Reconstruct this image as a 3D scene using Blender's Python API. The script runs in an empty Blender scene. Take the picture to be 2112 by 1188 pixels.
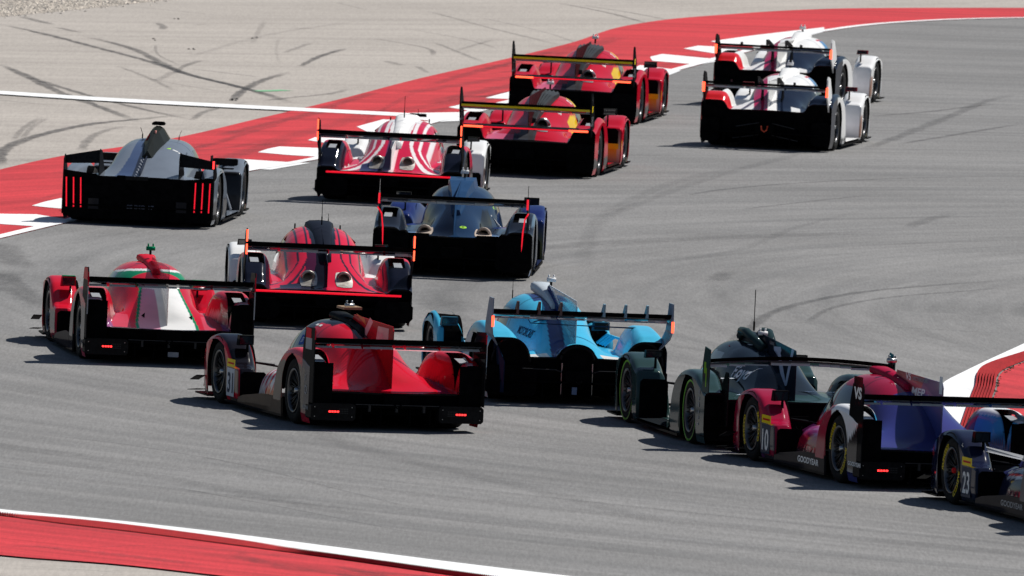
import bpy, math, random
import numpy as np
from mathutils import Vector, Matrix
from mathutils.bvhtree import BVHTree
from math import radians, sin, cos, pi, hypot

S = bpy.context.scene
COL = S.collection
random.seed(7)

# ------------------------------------------------------------------ camera, sky, sun, exposure
cd = bpy.data.cameras.new('camera')
cam = bpy.data.objects.new('camera', cd)
COL.objects.link(cam)
cd.sensor_width = 36.0
cd.lens = 36.0 * 32000.0 / 2112.0
cd.clip_start = 1.0
cd.clip_end = 9000.0
PITCH = math.atan(1744.0 / 32000.0)
cam.matrix_world = Matrix.Translation((0, 0, 10.5)) @ Matrix.Rotation(pi / 2 - PITCH, 4, 'X') @ Matrix.Rotation(radians(2.6), 4, 'Z')
S.camera = cam
cd.dof.use_dof = True
cd.dof.focus_distance = 172.0
cd.dof.aperture_fstop = 12.0

SUN_DIR = Vector((0.59, 0.52, 1.0)).normalized()      # towards the sun
elev = math.asin(SUN_DIR.z)
azim = math.atan2(SUN_DIR.x, SUN_DIR.y)
wd = bpy.data.worlds.new('World')
S.world = wd
wd.use_nodes = True
wn = wd.node_tree
wn.nodes.clear()
sky = wn.nodes.new('ShaderNodeTexSky')
sky.sky_type = 'NISHITA'
sky.sun_disc = False
sky.sun_elevation = elev
sky.sun_rotation = azim
sky.altitude = 150
sky.air_density = 1.0
sky.dust_density = 0.6
sky.ozone_density = 1.2
bg = wn.nodes.new('ShaderNodeBackground')
bg.inputs['Strength'].default_value = 0.05
wo = wn.nodes.new('ShaderNodeOutputWorld')
wn.links.new(sky.outputs[0], bg.inputs[0])
wn.links.new(bg.outputs[0], wo.inputs[0])
sl = bpy.data.lights.new('sun', 'SUN')
sl.energy = 4.8
sl.angle = radians(0.53)
sl.color = (1.0, 0.965, 0.90)
sun = bpy.data.objects.new('sun', sl)
COL.objects.link(sun)
sun.rotation_euler = SUN_DIR.to_track_quat('Z', 'Y').to_euler()
S.view_settings.view_transform = 'Standard'
S.view_settings.look = 'None'
S.view_settings.gamma = 1.0
S.view_settings.use_curve_mapping = False
S.view_settings.exposure = 0.16
S.render.engine = 'CYCLES'
S.cycles.max_bounces = 6
S.cycles.transparent_max_bounces = 12
S.cycles.caustics_reflective = False
S.cycles.caustics_refractive = False
S.cycles.sample_clamp_indirect = 4.0

# ------------------------------------------------------------------ materials
def srgb(r, g, b):
    f = lambda c: (c / 255 / 12.92) if c / 255 <= 0.04045 else ((c / 255 + 0.055) / 1.055) ** 2.4
    return (f(r), f(g), f(b))

def mat(name, col, rough=0.5, metal=0.0, coat=0.0, emit=None, estr=0.0, alpha=1.0, spec=0.5, vary=0.0, vscale=8.0, bump=0.0):
    m = bpy.data.materials.new(name)
    m.use_nodes = True
    nt = m.node_tree
    p = nt.nodes['Principled BSDF']
    p.inputs['Base Color'].default_value = (*col, 1)
    p.inputs['Roughness'].default_value = rough
    p.inputs['Metallic'].default_value = metal
    p.inputs['Coat Weight'].default_value = coat
    p.inputs['Coat Roughness'].default_value = 0.06
    p.inputs['Specular IOR Level'].default_value = spec
    p.inputs['Alpha'].default_value = alpha
    if emit:
        p.inputs['Emission Color'].default_value = (*emit, 1)
        p.inputs['Emission Strength'].default_value = estr
    if vary or bump:
        tc = nt.nodes.new('ShaderNodeTexCoord')
        n = nt.nodes.new('ShaderNodeTexNoise')
        n.inputs['Scale'].default_value = vscale
        n.inputs['Detail'].default_value = 6
        nt.links.new(tc.outputs['Object'], n.inputs['Vector'])
        if vary:
            mr = nt.nodes.new('ShaderNodeMapRange')
            mr.inputs[1].default_value = 0.3
            mr.inputs[2].default_value = 0.7
            mr.inputs[3].default_value = 1 - vary
            mr.inputs[4].default_value = 1 + vary
            nt.links.new(n.outputs[0], mr.inputs[0])
            vm = nt.nodes.new('ShaderNodeVectorMath')
            vm.operation = 'SCALE'
            vm.inputs[0].default_value = col
            nt.links.new(mr.outputs[0], vm.inputs['Scale'])
            nt.links.new(vm.outputs[0], p.inputs['Base Color'])
        if bump:
            b = nt.nodes.new('ShaderNodeBump')
            b.inputs['Strength'].default_value = bump
            b.inputs['Distance'].default_value = 0.01
            nt.links.new(n.outputs[0], b.inputs['Height'])
            nt.links.new(b.outputs[0], p.inputs['Normal'])
    return m

def paint_material(name, rough=0.32, coat=1.0, metal=0.0):
    """Livery paint: colour from the mesh's colour layer, road dirt from noise, clear coat on top."""
    m = bpy.data.materials.new(name)
    m.use_nodes = True
    nt = m.node_tree
    L = nt.links
    p = nt.nodes['Principled BSDF']
    at = nt.nodes.new('ShaderNodeAttribute')
    at.attribute_name = 'livery'
    tc = nt.nodes.new('ShaderNodeTexCoord')
    n = nt.nodes.new('ShaderNodeTexNoise')
    n.inputs['Scale'].default_value = 5.0
    n.inputs['Detail'].default_value = 8
    n.inputs['Roughness'].default_value = 0.65
    L.new(tc.outputs['Object'], n.inputs['Vector'])
    mr = nt.nodes.new('ShaderNodeMapRange')
    mr.inputs[1].default_value = 0.45
    mr.inputs[2].default_value = 0.8
    mr.inputs[3].default_value = 0.0
    mr.inputs[4].default_value = 0.14
    L.new(n.outputs[0], mr.inputs[0])
    mx = nt.nodes.new('ShaderNodeMix')
    mx.data_type = 'RGBA'
    mx.inputs[7].default_value = (0.03, 0.027, 0.025, 1)
    L.new(mr.outputs[0], mx.inputs[0])
    L.new(at.outputs['Color'], mx.inputs[6])
    L.new(mx.outputs[2], p.inputs['Base Color'])
    mr2 = nt.nodes.new('ShaderNodeMapRange')
    mr2.inputs[1].default_value = 0.3
    mr2.inputs[2].default_value = 0.8
    mr2.inputs[3].default_value = rough - 0.06
    mr2.inputs[4].default_value = rough + 0.2
    L.new(n.outputs[0], mr2.inputs[0])
    L.new(mr2.outputs[0], p.inputs['Roughness'])
    p.inputs['Metallic'].default_value = metal
    p.inputs['Coat Weight'].default_value = coat
    p.inputs['Coat Roughness'].default_value = 0.09
    p.inputs['Specular IOR Level'].default_value = 0.0
    return m

M = {}
M['paint'] = paint_material('car_paint', 0.46, 0.60)
M['satin'] = paint_material('car_paint_satin', 0.42, 0.5)
M['carbon'] = mat('bare_carbon', (0.010, 0.010, 0.011), 0.5, coat=0.10, spec=0.0, vary=0.3, vscale=30)
M['wingcarbon'] = mat('polished_carbon', (0.012, 0.012, 0.013), 0.10, coat=1.0, spec=0.8)
M['black'] = mat('matt_black', (0.004, 0.004, 0.0045), 0.8, spec=0.0, vary=0.4, vscale=12)
M['rubber'] = mat('tyre_rubber', (0.014, 0.014, 0.014), 0.8, spec=0.08, vary=0.35, vscale=25, bump=0.3)
M['rim'] = mat('rim_black', (0.02, 0.02, 0.021), 0.3, metal=0.6)
M['rimlip'] = mat('rim_edge', (0.09, 0.09, 0.095), 0.28, metal=0.8)
M['glass'] = mat('tinted_glass', (0.005, 0.009, 0.016), 0.04, coat=0.3, spec=0.5)
M['metal'] = mat('bare_metal', (0.42, 0.42, 0.42), 0.32, metal=1.0, vary=0.2)
M['steel'] = mat('heat_worn_steel', (0.46, 0.43, 0.40), 0.42, metal=0.85, vary=0.35, vscale=18)
M['led'] = mat('red_led', (0.3, 0.01, 0.01), 0.4, emit=(1.0, 0.008, 0.03), estr=0.75)
M['ledhot'] = mat('orange_red_led', (0.3, 0.02, 0.01), 0.4, emit=(1.0, 0.085, 0.035), estr=2.9)
M['lamp'] = mat('red_rain_light', (0.3, 0.01, 0.01), 0.4, emit=(1.0, 0.03, 0.03), estr=3.0)
def paint(name, rgb, rough=0.45, coat=0.16, metal=0.0, vary=0.08):
    if name not in M:
        M[name] = mat(name, rgb, max(rough, .42), metal, min(coat, .22), vary=vary, spec=0.0)
    return M[name]
WHITE = (0.80, 0.80, 0.80)
M['white'] = paint('white_print', (0.75, 0.75, 0.75), 0.45, 0.3)
M['grey'] = paint('grey_print', (0.30, 0.31, 0.33), 0.45, 0.3)
M['yellow'] = paint('yellow_print', (0.75, 0.55, 0.02), 0.45, 0.3)
M['blackprint'] = paint('black_print', (0.01, 0.01, 0.012), 0.45, 0.3)
M['lime'] = paint('lime_print', (0.35, 0.65, 0.08), 0.45, 0.3)
M['tint'] = mat('tinted_clear_fin', (0.02, 0.025, 0.035), 0.08, coat=1.0, alpha=0.62, spec=0.8)
M['clear'] = mat('smoked_clear_fin', (0.20, 0.25, 0.33), 0.08, coat=0.6, alpha=0.72, spec=0.5)

# ------------------------------------------------------------------ mesh helpers
def link(o, parent=None):
    COL.objects.link(o)
    if parent is not None:
        o.parent = parent
    return o

def mesh_obj(name, verts, faces, m, parent=None, smooth=False, loc=None):
    me = bpy.data.meshes.new(name)
    me.from_pydata([tuple(v) for v in verts], [], [tuple(f) for f in faces])
    if smooth:
        me.polygons.foreach_set('use_smooth', [True] * len(me.polygons))
    me.update()
    if m is not None:
        me.materials.append(m)
    o = bpy.data.objects.new(name, me)
    if loc is not None:
        o.location = loc
    return link(o, parent)

class MB:
    """collects simple shapes into one mesh"""
    def __init__(s):
        s.v = []
        s.f = []
    def add(s, vs, fs):
        b = len(s.v)
        s.v += [tuple(v) for v in vs]
        s.f += [tuple(i + b for i in f) for f in fs]
        return s
    def box(s, x0, x1, y0, y1, z0, z1):
        vs = [(x, y, z) for z in (z0, z1) for y in (y0, y1) for x in (x0, x1)]
        return s.add(vs, [(0, 2, 3, 1), (4, 5, 7, 6), (0, 1, 5, 4), (2, 6, 7, 3), (0, 4, 6, 2), (1, 3, 7, 5)])
    def prism(s, poly, axis, a, b):
        """poly of 2D points; axis 'x': (y,z) extruded in x from a to b; 'y': (x,z); 'z': (x,y)"""
        n = len(poly)
        def P(p, t):
            return {'x': (t, p[0], p[1]), 'y': (p[0], t, p[1]), 'z': (p[0], p[1], t)}[axis]
        vs = [P(p, a) for p in poly] + [P(p, b) for p in poly]
        fs = [tuple(range(n))[::-1], tuple(range(n, 2 * n))] + [(i, (i + 1) % n, (i + 1) % n + n, i + n) for i in range(n)]
        return s.add(vs, fs)
    def tube(s, pts, r, n=8, r2=None):
        pts = [Vector(p) for p in pts]
        rings = []
        for i, p in enumerate(pts):
            d = (pts[min(i + 1, len(pts) - 1)] - pts[max(i - 1, 0)]).normalized()
            up = Vector((0, 0, 1)) if abs(d.z) < 0.9 else Vector((1, 0, 0))
            a = d.cross(up).normalized()
            c = d.cross(a).normalized()
            rr = r if r2 is None else r + (r2 - r) * i / (len(pts) - 1)
            rings.append([p + a * cos(2 * pi * k / n) * rr + c * sin(2 * pi * k / n) * rr for k in range(n)])
        vs = [v for ring in rings for v in ring]
        fs = []
        for i in range(len(rings) - 1):
            for k in range(n):
                fs.append((i * n + k, i * n + (k + 1) % n, (i + 1) * n + (k + 1) % n, (i + 1) * n + k))
        fs.append(tuple(range(n))[::-1])
        fs.append(tuple((len(rings) - 1) * n + k for k in range(n)))
        return s.add(vs, fs)
    def ribbon(s, a, b):
        """a, b: equal-length polylines of 3D points"""
        n = len(a)
        return s.add(list(a) + list(b), [(i, i + 1, n + i + 1, n + i) for i in range(n - 1)])
    def build(s, name, m, parent=None, smooth=False):
        return mesh_obj(name, s.v, s.f, m, parent, smooth)

def resample(pl, n):
    pl = np.array(pl, float)
    d = np.r_[0, np.cumsum(np.hypot(*np.diff(pl, axis=0).T))]
    # smooth Catmull-Rom in arc length
    t = np.linspace(0, d[-1], n)
    out = np.zeros((n, pl.shape[1]))
    m = np.gradient(pl, d, axis=0)
    for k, tt in enumerate(t):
        i = min(max(np.searchsorted(d, tt) - 1, 0), len(d) - 2)
        h = d[i + 1] - d[i]
        u = (tt - d[i]) / h
        out[k] = ((2 * u**3 - 3 * u**2 + 1) * pl[i] + (u**3 - 2 * u**2 + u) * h * m[i]
                  + (-2 * u**3 + 3 * u**2) * pl[i + 1] + (u**3 - u**2) * h * m[i + 1])
    return out

# surveyed outlines on the ground, metres
OUTER = [(-6.89,196.77),(-6.59,198.72),(-6.21,201.27),(-5.81,203.89),(-5.02,210.12),(-3.89,219.33),(-2.93,224.14),(-1.49,236.62),(-0.85,241.4),(-0.18,246.55),(2.4,260.83),(3.37,267.9),(4.3,274.59),(5.49,283.26),(6.95,289.31),(8.21,292.56),(9.49,294.87),(10.83,296.76)]
OUTER_RED_IN = [(-7.15,203.82),(-6.85,206.17),(-6.44,207.07),(-6.17,211.08),(-5.51,215.9),(-4.63,221.87),(-3.9,223.64),(-3.49,228.07),(-3.1,230.69),(-2.44,235.64),(-1.83,241.42),(-0.95,245.56),(-0.12,253.14),(1.93,264.58),(2.74,272.32),(3.46,276.73),(4.2,280.1),(5.52,285.42),(6.98,290.56),(8.24,293.71),(9.52,295.91),(10.87,297.81)]
OUTER_RED_OUT = [(-7.55,214.51),(-7.24,217.1),(-6.39,222.7),(-5.46,227.04),(-3.94,237.29),(-2.86,245.13),(-1.79,253.62),(-0.15,265.13),(0.86,272.77),(1.93,282.27),(2.85,286.73),(3.79,289.83),(4.93,293.23),(6.17,295.92),(7.61,297.97),(9.67,300.54),(11.02,302.09)]
LINE_A = [(-8.61,242.74),(-8.14,242.52),(-6.6,241.83),(-4.93,241.48),(-3.26,241.31),(-1.45,241.12)]
LINE_B = [(-8.56,241.52),(-8.1,241.3),(-6.57,240.62),(-4.9,240.27),(-3.24,240.1),(-1.44,239.91)]
K_WHITE_OUT = [(-5.13,149.59),(-4.84,149.31),(-3.88,148.65),(-2.93,147.8),(-1.52,146.23),(-0.59,145.16),(0.77,143.76),(2.11,142.51)]
K_WHITE_IN = [(-5.11,149.06),(-4.82,148.78),(-3.87,148.13),(-2.91,147.09),(-1.5,145.15),(-0.58,143.97),(0.32,142.87),(2.09,140.78)]
K_RUMBLE_IN = [(-5.09,148.66),(-4.8,148.38),(-4.18,147.66),(-3.37,146.86),(-2.9,146.32),(-1.5,144.65),(-0.58,143.42),(2.08,140.01)]
K_RED_IN = [(-4.91,143.62),(-4.62,143.3),(-3.53,142.8),(-2.62,142.02),(-1.45,140.99),(2.06,137.87)]
R_WHITE_OUT = [(7.22,193.02),(6.16,185.51),(5.3,179.42),(4.99,177.04),(4.76,173.11),(4.48,166.97),(4.14,158.94)]
R_WHITE_IN = [(7.07,188.67),(6.08,183.18),(5.51,179.96),(5.3,176.0),(5.09,171.78),(4.88,167.26),(4.54,159.22)]
R_RIB_IN = [(7.0,186.78),(6.05,181.89),(5.74,179.85),(5.53,175.9),(5.32,171.6),(5.12,167.43),(4.78,159.38)]
GRAVEL = [(-9.67,271.38),(-9.23,273.08),(-8.54,275.79),(-7.7,279.46),(-6.68,284.16),(-5.32,291.49)]
WHITE_BLOCKS = [[(-7.17,204.32),(-6.81,204.91),(-6.34,205.21),(-6.03,204.59),(-5.75,203.94),(-6.22,202.13),(-6.72,202.31),(-7.09,202.1)],[(-6.47,207.44),(-6.34,208.62),(-6.17,209.72),(-5.05,211.44),(-5.35,207.81),(-6.08,207.0),(-6.31,207.2)],[(-4.1,223.14),(-3.98,223.41),(-3.21,223.1),(-2.98,223.18),(-3.51,220.58),(-3.86,220.68),(-4.05,220.64)],[(-3.79,225.74),(-3.67,226.95),(-3.51,227.9),(-2.99,227.95),(-2.63,227.99),(-2.79,225.19),(-3.3,225.3)],[(-3.13,230.34),(-3.04,231.4),(-1.95,231.53),(-2.2,227.79),(-2.65,229.23)],[(-2.47,235.6),(-2.1,238.53),(-1.28,238.53),(-1.73,234.87),(-2.27,233.82)],[(-1.71,241.19),(-0.85,242.44),(-0.83,239.33),(-1.24,238.57),(-1.66,239.16)],[(-1.13,243.93),(-0.87,245.64),(-0.18,245.83),(-0.66,242.64)],[(-0.57,247.96),(-0.19,250.79),(0.67,251.16),(0.2,248.06)],[(1.74,260.7),(2.01,264.05),(2.7,262.58),(2.47,260.31),(2.14,259.74)],[(2.2,267.82),(2.42,269.35),(3.29,268.23),(3.32,267.0),(3.01,265.4),(2.23,266.17)],[(2.82,272.2),(3.09,273.84),(3.78,273.75),(3.75,271.32),(3.4,270.49)],[(3.33,276.12),(4.2,280.1),(5.52,285.42),(5.49,283.26),(4.3,274.59),(3.78,274.42)]]
MARKS = [([(-9.11,269.79),(-8.33,266.71),(-7.17,261.41),(-6.24,257.11),(-5.32,251.82),(-4.28,247.27),(-3.6,243.09)],0.38,0.75),([(-8.86,273.53),(-8.2,270.44)],0.4,0.5),([(-8.1,269.44),(-7.65,267.53)],0.4,0.4),([(-7.52,266.15),(-6.71,262.37),(-5.89,255.71),(-5.49,252.6),(-4.71,249.24),(-3.94,245.61),(-3.52,243.17)],0.4,0.6),([(-8.51,252.93),(-7.88,248.39),(-7.16,242.85),(-6.52,239.08),(-5.71,233.93)],0.38,0.7),([(-7.88,248.39),(-7.23,244.98),(-6.52,241.56),(-5.76,238.49),(-4.94,235.57)],0.34,0.6),([(-7.28,218.23),(-7.4,223.53),(-7.22,226.68),(-6.84,230.12),(-6.35,233.1),(-5.68,235.48),(-5.07,237.66)],0.4,0.75),([(-6.31,224.01),(-6.32,227.12),(-6.17,230.65),(-5.9,232.73)],0.3,0.4),([(-7.38,226.52),(-7.36,230.57),(-7.23,234.37)],0.2,0.35),([(-7.27,226.95),(-7.24,231.35),(-7.12,234.48)],0.2,0.3),([(-4.52,242.81),(-4.43,246.92),(-4.2,251.14),(-3.81,255.07)],0.34,0.7),([(-3.69,257.4),(-3.42,262.0),(-3.02,266.04)],0.26,0.75),([(-4.05,262.73),(-3.63,267.92)],0.25,0.3),([(-5.65,252.42),(-5.56,255.48),(-5.32,258.37)],0.25,0.45),([(-5.85,249.31),(-5.67,253.38)],0.3,0.25),([(-6.46,273.47),(-6.3,271.61),(-6.32,270.46)],0.3,0.5),([(-5.77,273.39),(-5.61,273.81)],0.3,0.35),([(-4.07,273.85),(-3.77,274.21)],0.3,0.4),([(-4.98,235.53),(-4.86,238.56),(-4.55,241.18),(-4.21,243.15)],0.25,0.4),([(-4.06,243.49),(-3.63,245.22),(-3.05,247.32),(-2.76,249.49)],0.3,0.4),([(-2.31,261.41),(-2.0,259.71)],0.4,0.35),([(-1.76,259.79),(-1.54,257.03)],0.25,0.3),([(-2.62,270.87),(-1.66,267.63),(-1.51,264.2)],0.22,0.35),([(-4.64,265.86),(-4.64,272.48),(-4.61,277.11)],0.2,0.2),([(-3.53,287.41),(-2.86,284.05)],0.2,0.2),([(-1.55,270.36),(-0.63,262.5)],0.25,0.3),([(0.57,292.32),(1.43,288.88),(2.34,283.23)],0.25,0.45),([(1.07,291.44),(1.7,289.72),(2.76,285.65)],0.25,0.4),([(-1.15,267.15),(-0.51,272.93)],0.25,0.25),([(-1.98,275.68),(-1.02,272.33),(-0.41,268.66)],0.2,0.25),([(-7.68,264.44),(-6.27,267.85)],0.2,0.15),([(-5.64,258.83),(-4.09,272.69),(-2.8,279.33)],0.3,0.14),([(-6.32,191.13),(-5.94,187.06),(-5.41,183.29)],0.9,0.35),([(-6.56,197.9),(-6.32,194.56),(-6.05,191.92)],0.9,0.3),([(5.6,247.8),(6.47,250.15),(7.24,252.81),(7.86,254.95)],0.25,0.4),([(5.23,235.51),(5.95,241.2),(6.91,249.17),(8.02,257.78),(8.42,259.76)],0.4,0.32),([(5.81,238.05),(6.47,240.89),(7.24,244.23),(8.05,247.69)],0.25,0.4),([(2.29,218.32),(3.0,221.13),(4.02,223.83),(5.19,226.14),(7.5,229.56)],0.22,0.35),([(3.14,215.36),(3.99,218.08),(5.09,221.36)],0.18,0.3),([(0.91,197.28),(0.96,204.53),(1.14,210.44),(1.52,215.51),(2.32,222.66),(3.3,228.09),(4.21,231.31)],0.5,0.13),([(1.17,210.87),(1.8,216.46),(2.61,222.93),(3.84,230.95),(5.07,238.63)],0.4,0.15),([(5.36,212.29),(5.68,214.57),(6.15,217.03)],0.5,0.25),([(2.6,196.41),(2.75,198.85)],0.6,0.2),([(2.56,182.41),(2.86,185.85),(3.25,190.12),(3.77,192.92),(4.56,195.79),(5.53,198.08),(6.61,200.25)],0.32,0.42),([(3.56,187.64),(4.05,191.85),(4.84,194.68),(5.81,196.83),(6.55,198.59)],0.22,0.3),([(2.86,187.91),(3.8,187.83),(4.98,187.73),(6.22,187.48)],0.16,0.3),([(1.7,199.71),(2.81,203.68),(3.81,210.89),(5.0,217.35)],0.3,0.12),([(0.87,276.81),(1.72,274.45)],0.2,0.1),([(-5.25,160.86),(-4.42,160.26),(-3.17,158.43),(-1.63,154.32),(-0.64,151.46)],0.12,0.22),([(-3.41,153.84),(-2.06,151.21),(-0.61,148.11)],0.1,0.25),([(-5.11,157.08),(-3.58,155.16),(-1.98,151.96),(-0.62,149.43)],0.9,0.16),([(-3.73,166.86),(-2.71,165.11),(-1.41,160.43),(0.31,155.62),(2.19,149.92)],0.8,0.14),([(-4.66,144.35),(-4.4,144.52),(-3.84,143.99)],0.1,0.25),([(-4.4,142.01),(-3.68,141.85),(-3.41,141.71)],0.12,0.35)]
GREEN = [(-4.2,246.99),(-3.75,247.85)]
DEBRIS = [(-6.17,275.67),(-4.49,243.21),(-4.47,243.59),(-6.33,266.04),(-5.62,262.38),(-4.69,268.41)]
MARK_TRACK = 32

# ------------------------------------------------------------------ ground, track, kerbs
def surface_mat(name, base, dark, streak_c, fine=0.12, streak=0.2, blotch=0.12, rough=0.85, speck=0.0, tint=None):
    """asphalt / painted asphalt: grain, blotches and rubbered streaks that follow the bend (polar coordinates about the bend's centre)"""
    m = bpy.data.materials.new(name)
    m.use_nodes = True
    nt = m.node_tree
    L = nt.links
    p = nt.nodes['Principled BSDF']
    N = nt.nodes.new
    geo = N('ShaderNodeNewGeometry')
    sub = N('ShaderNodeVectorMath'); sub.operation = 'SUBTRACT'
    sub.inputs[1].default_value = (streak_c[0], streak_c[1], 0)
    L.new(geo.outputs['Position'], sub.inputs[0])
    ln = N('ShaderNodeVectorMath'); ln.operation = 'LENGTH'
    L.new(sub.outputs[0], ln.inputs[0])
    sp = N('ShaderNodeSeparateXYZ'); L.new(sub.outputs[0], sp.inputs[0])
    at = N('ShaderNodeMath'); at.operation = 'ARCTAN2'
    L.new(sp.outputs[1], at.inputs[0]); L.new(sp.outputs[0], at.inputs[1])
    cb = N('ShaderNodeCombineXYZ')
    a1 = N('ShaderNodeMath'); a1.operation = 'MULTIPLY'; a1.inputs[1].default_value = 1.6
    L.new(ln.outputs['Value'], a1.inputs[0]); L.new(a1.outputs[0], cb.inputs[0])
    a2 = N('ShaderNodeMath'); a2.operation = 'MULTIPLY'; a2.inputs[1].default_value = 3.0
    L.new(at.outputs[0], a2.inputs[0]); L.new(a2.outputs[0], cb.inputs[1])
    def noise(vec, scale, detail=5, rgh=0.6):
        n = N('ShaderNodeTexNoise')
        n.inputs['Scale'].default_value = scale
        n.inputs['Detail'].default_value = detail
        n.inputs['Roughness'].default_value = rgh
        L.new(vec, n.inputs['Vector'])
        return n.outputs[0]
    def rng(src, lo, hi, a, b):
        r = N('ShaderNodeMapRange')
        r.inputs[1].default_value = lo; r.inputs[2].default_value = hi
        r.inputs[3].default_value = a; r.inputs[4].default_value = b
        L.new(src, r.inputs[0])
        return r.outputs[0]
    def mul(a, b):
        k = N('ShaderNodeMath'); k.operation = 'MULTIPLY'
        L.new(a, k.inputs[0]); L.new(b, k.inputs[1])
        return k.outputs[0]
    pos = geo.outputs['Position']
    # stretched in y so that grain keeps a visible size on a surface seen at a few degrees
    mp = N('ShaderNodeMapping'); mp.inputs['Scale'].default_value = (1.0, 0.062, 1.0)
    L.new(pos, mp.inputs[0])
    f = mul(rng(noise(cb.outputs[0], 2.2, 7, 0.7), 0.3, 0.72, 1 + streak, 1 - streak), rng(noise(pos, 0.16, 4), 0.3, 0.7, 1 - blotch, 1 + blotch))
    f = mul(f, rng(noise(mp.outputs[0], 34.0, 3, 0.8), 0.3, 0.7, 1 - fine, 1 + fine))
    f = mul(f, rng(noise(mp.outputs[0], 11.0, 5, 0.8), 0.3, 0.7, 1 - fine * 0.35, 1 + fine * 0.35))
    mx = N('ShaderNodeMix'); mx.data_type = 'RGBA'
    mx.inputs[6].default_value = (*base, 1); mx.inputs[7].default_value = (*dark, 1)
    L.new(rng(noise(cb.outputs[0], 0.8, 6, 0.6), 0.42, 0.68, 0, 1), mx.inputs[0])
    vm = N('ShaderNodeVectorMath'); vm.operation = 'SCALE'
    L.new(mx.outputs[2], vm.inputs[0]); L.new(f, vm.inputs['Scale'])
    col = vm.outputs[0]
    if speck:
        vo = N('ShaderNodeTexVoronoi'); vo.inputs['Scale'].default_value = 2.4
        L.new(pos, vo.inputs['Vector'])
        lt = N('ShaderNodeMath'); lt.operation = 'LESS_THAN'; lt.inputs[1].default_value = speck
        L.new(vo.outputs['Distance'], lt.inputs[0])
        m2 = N('ShaderNodeMix'); m2.data_type = 'RGBA'
        m2.inputs[7].default_value = (0.75, 0.75, 0.72, 1)
        L.new(lt.outputs[0], m2.inputs[0]); L.new(col, m2.inputs[6])
        col = m2.outputs[2]
    L.new(col, p.inputs['Base Color'])
    p.inputs['Roughness'].default_value = rough
    p.inputs['Specular IOR Level'].default_value = 0.12
    b = N('ShaderNodeBump'); b.inputs['Strength'].default_value = 0.35; b.inputs['Distance'].default_value = 0.006
    L.new(noise(pos, 60.0, 3, 0.8), b.inputs['Height']); L.new(b.outputs[0], p.inputs['Normal'])
    return m

BEND = (35.7, 191.4)
M_TRACK = surface_mat('track_asphalt', (0.205, 0.202, 0.201), (0.162, 0.161, 0.162), BEND, fine=0.17, streak=0.12, blotch=0.12)
M_RUN = surface_mat('runoff_asphalt', (0.385, 0.352, 0.322), (0.335, 0.305, 0.280), (-60, 330), fine=0.12, streak=0.08, blotch=0.07, speck=0.022)
M_RED = surface_mat('red_kerb_paint', (0.52, 0.042, 0.052), (0.38, 0.034, 0.042), BEND, fine=0.10, streak=0.26, blotch=0.10)
M_REDR = surface_mat('red_rumble_paint', (0.33, 0.016, 0.02), (0.26, 0.014, 0.018), BEND, fine=0.16, streak=0.15, blotch=0.08)
M_WHT = surface_mat('white_kerb_paint', (0.78, 0.79, 0.80), (0.70, 0.71, 0.72), BEND, fine=0.05, streak=0.06, blotch=0.04)
M_GRAVEL = surface_mat('gravel_bed', (0.42, 0.37, 0.32), (0.33, 0.29, 0.25), (-60, 330), fine=0.5, streak=0.1, blotch=0.1)
M_DIRT = mat('debris_dirt', (0.05, 0.035, 0.02), 0.95, vary=0.5, vscale=40)

def structure(o, label=None):
    o['kind'] = 'structure'
    if label:
        o['label'] = label
    return o

def poly_sheet(name, pts, z, m, parent=None):
    import bmesh
    bm = bmesh.new()
    vs = [bm.verts.new((p[0], p[1], z)) for p in pts]
    f = bm.faces.new(vs)
    if f.normal.z < 0:
        f.normal_flip()
    f.normal_update()
    bmesh.ops.triangulate(bm, faces=bm.faces[:])
    for f in bm.faces:
        f.normal_update()
        if f.normal.z < 0:
            f.normal_flip()
    me = bpy.data.meshes.new(name)
    bm.to_mesh(me)
    bm.free()
    me.materials.append(m)
    o = bpy.data.objects.new(name, me)
    return link(o, parent)

def band(name, a, b, z, m, n=80, parent=None, jag=0.0):
    A = resample(a, n)
    B = resample(b, n)
    if jag:
        rs = np.random.RandomState(3)
        A[:, 0] += rs.normal(0, jag, n)
        B[:, 0] += rs.normal(0, jag, n)
    mb = MB().ribbon([(p[0], p[1], z) for p in A], [(p[0], p[1], z) for p in B])
    o = mb.build(name, m, parent)
    return o

ground = structure(mesh_obj('ground', [(-2500, -400, -0.012), (2500, -400, -0.012), (2500, 4500, -0.012), (-2500, 4500, -0.012)], [(0, 1, 2, 3)], M_RUN), 'pale worn asphalt run-off area around the track')
# the track: everything between the outside edge and the inside kerbs
left = [tuple(p) for p in resample(OUTER, 90)]
near = [(-60, 190), (-30, 165), (-12.0, 155.5)] + [tuple(p) for p in resample(K_WHITE_OUT, 30)] + [(12, 134), (40, 110), (75, 105)]
far = [(16, 302), (30, 309), (60, 312)]
poly = [(-14, 176), (-8.6, 187)] + left + far + [(75, 300), (75, 105)] + near[::-1][1:]
track = structure(poly_sheet('track', poly, 0.0, M_TRACK), 'grey racing track asphalt with darker rubbered lines')

ko = structure(band('outer_kerb', OUTER, OUTER_RED_OUT, 0.004, M_RED, 140), 'wide red painted kerb on the outside of the bend')
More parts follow.
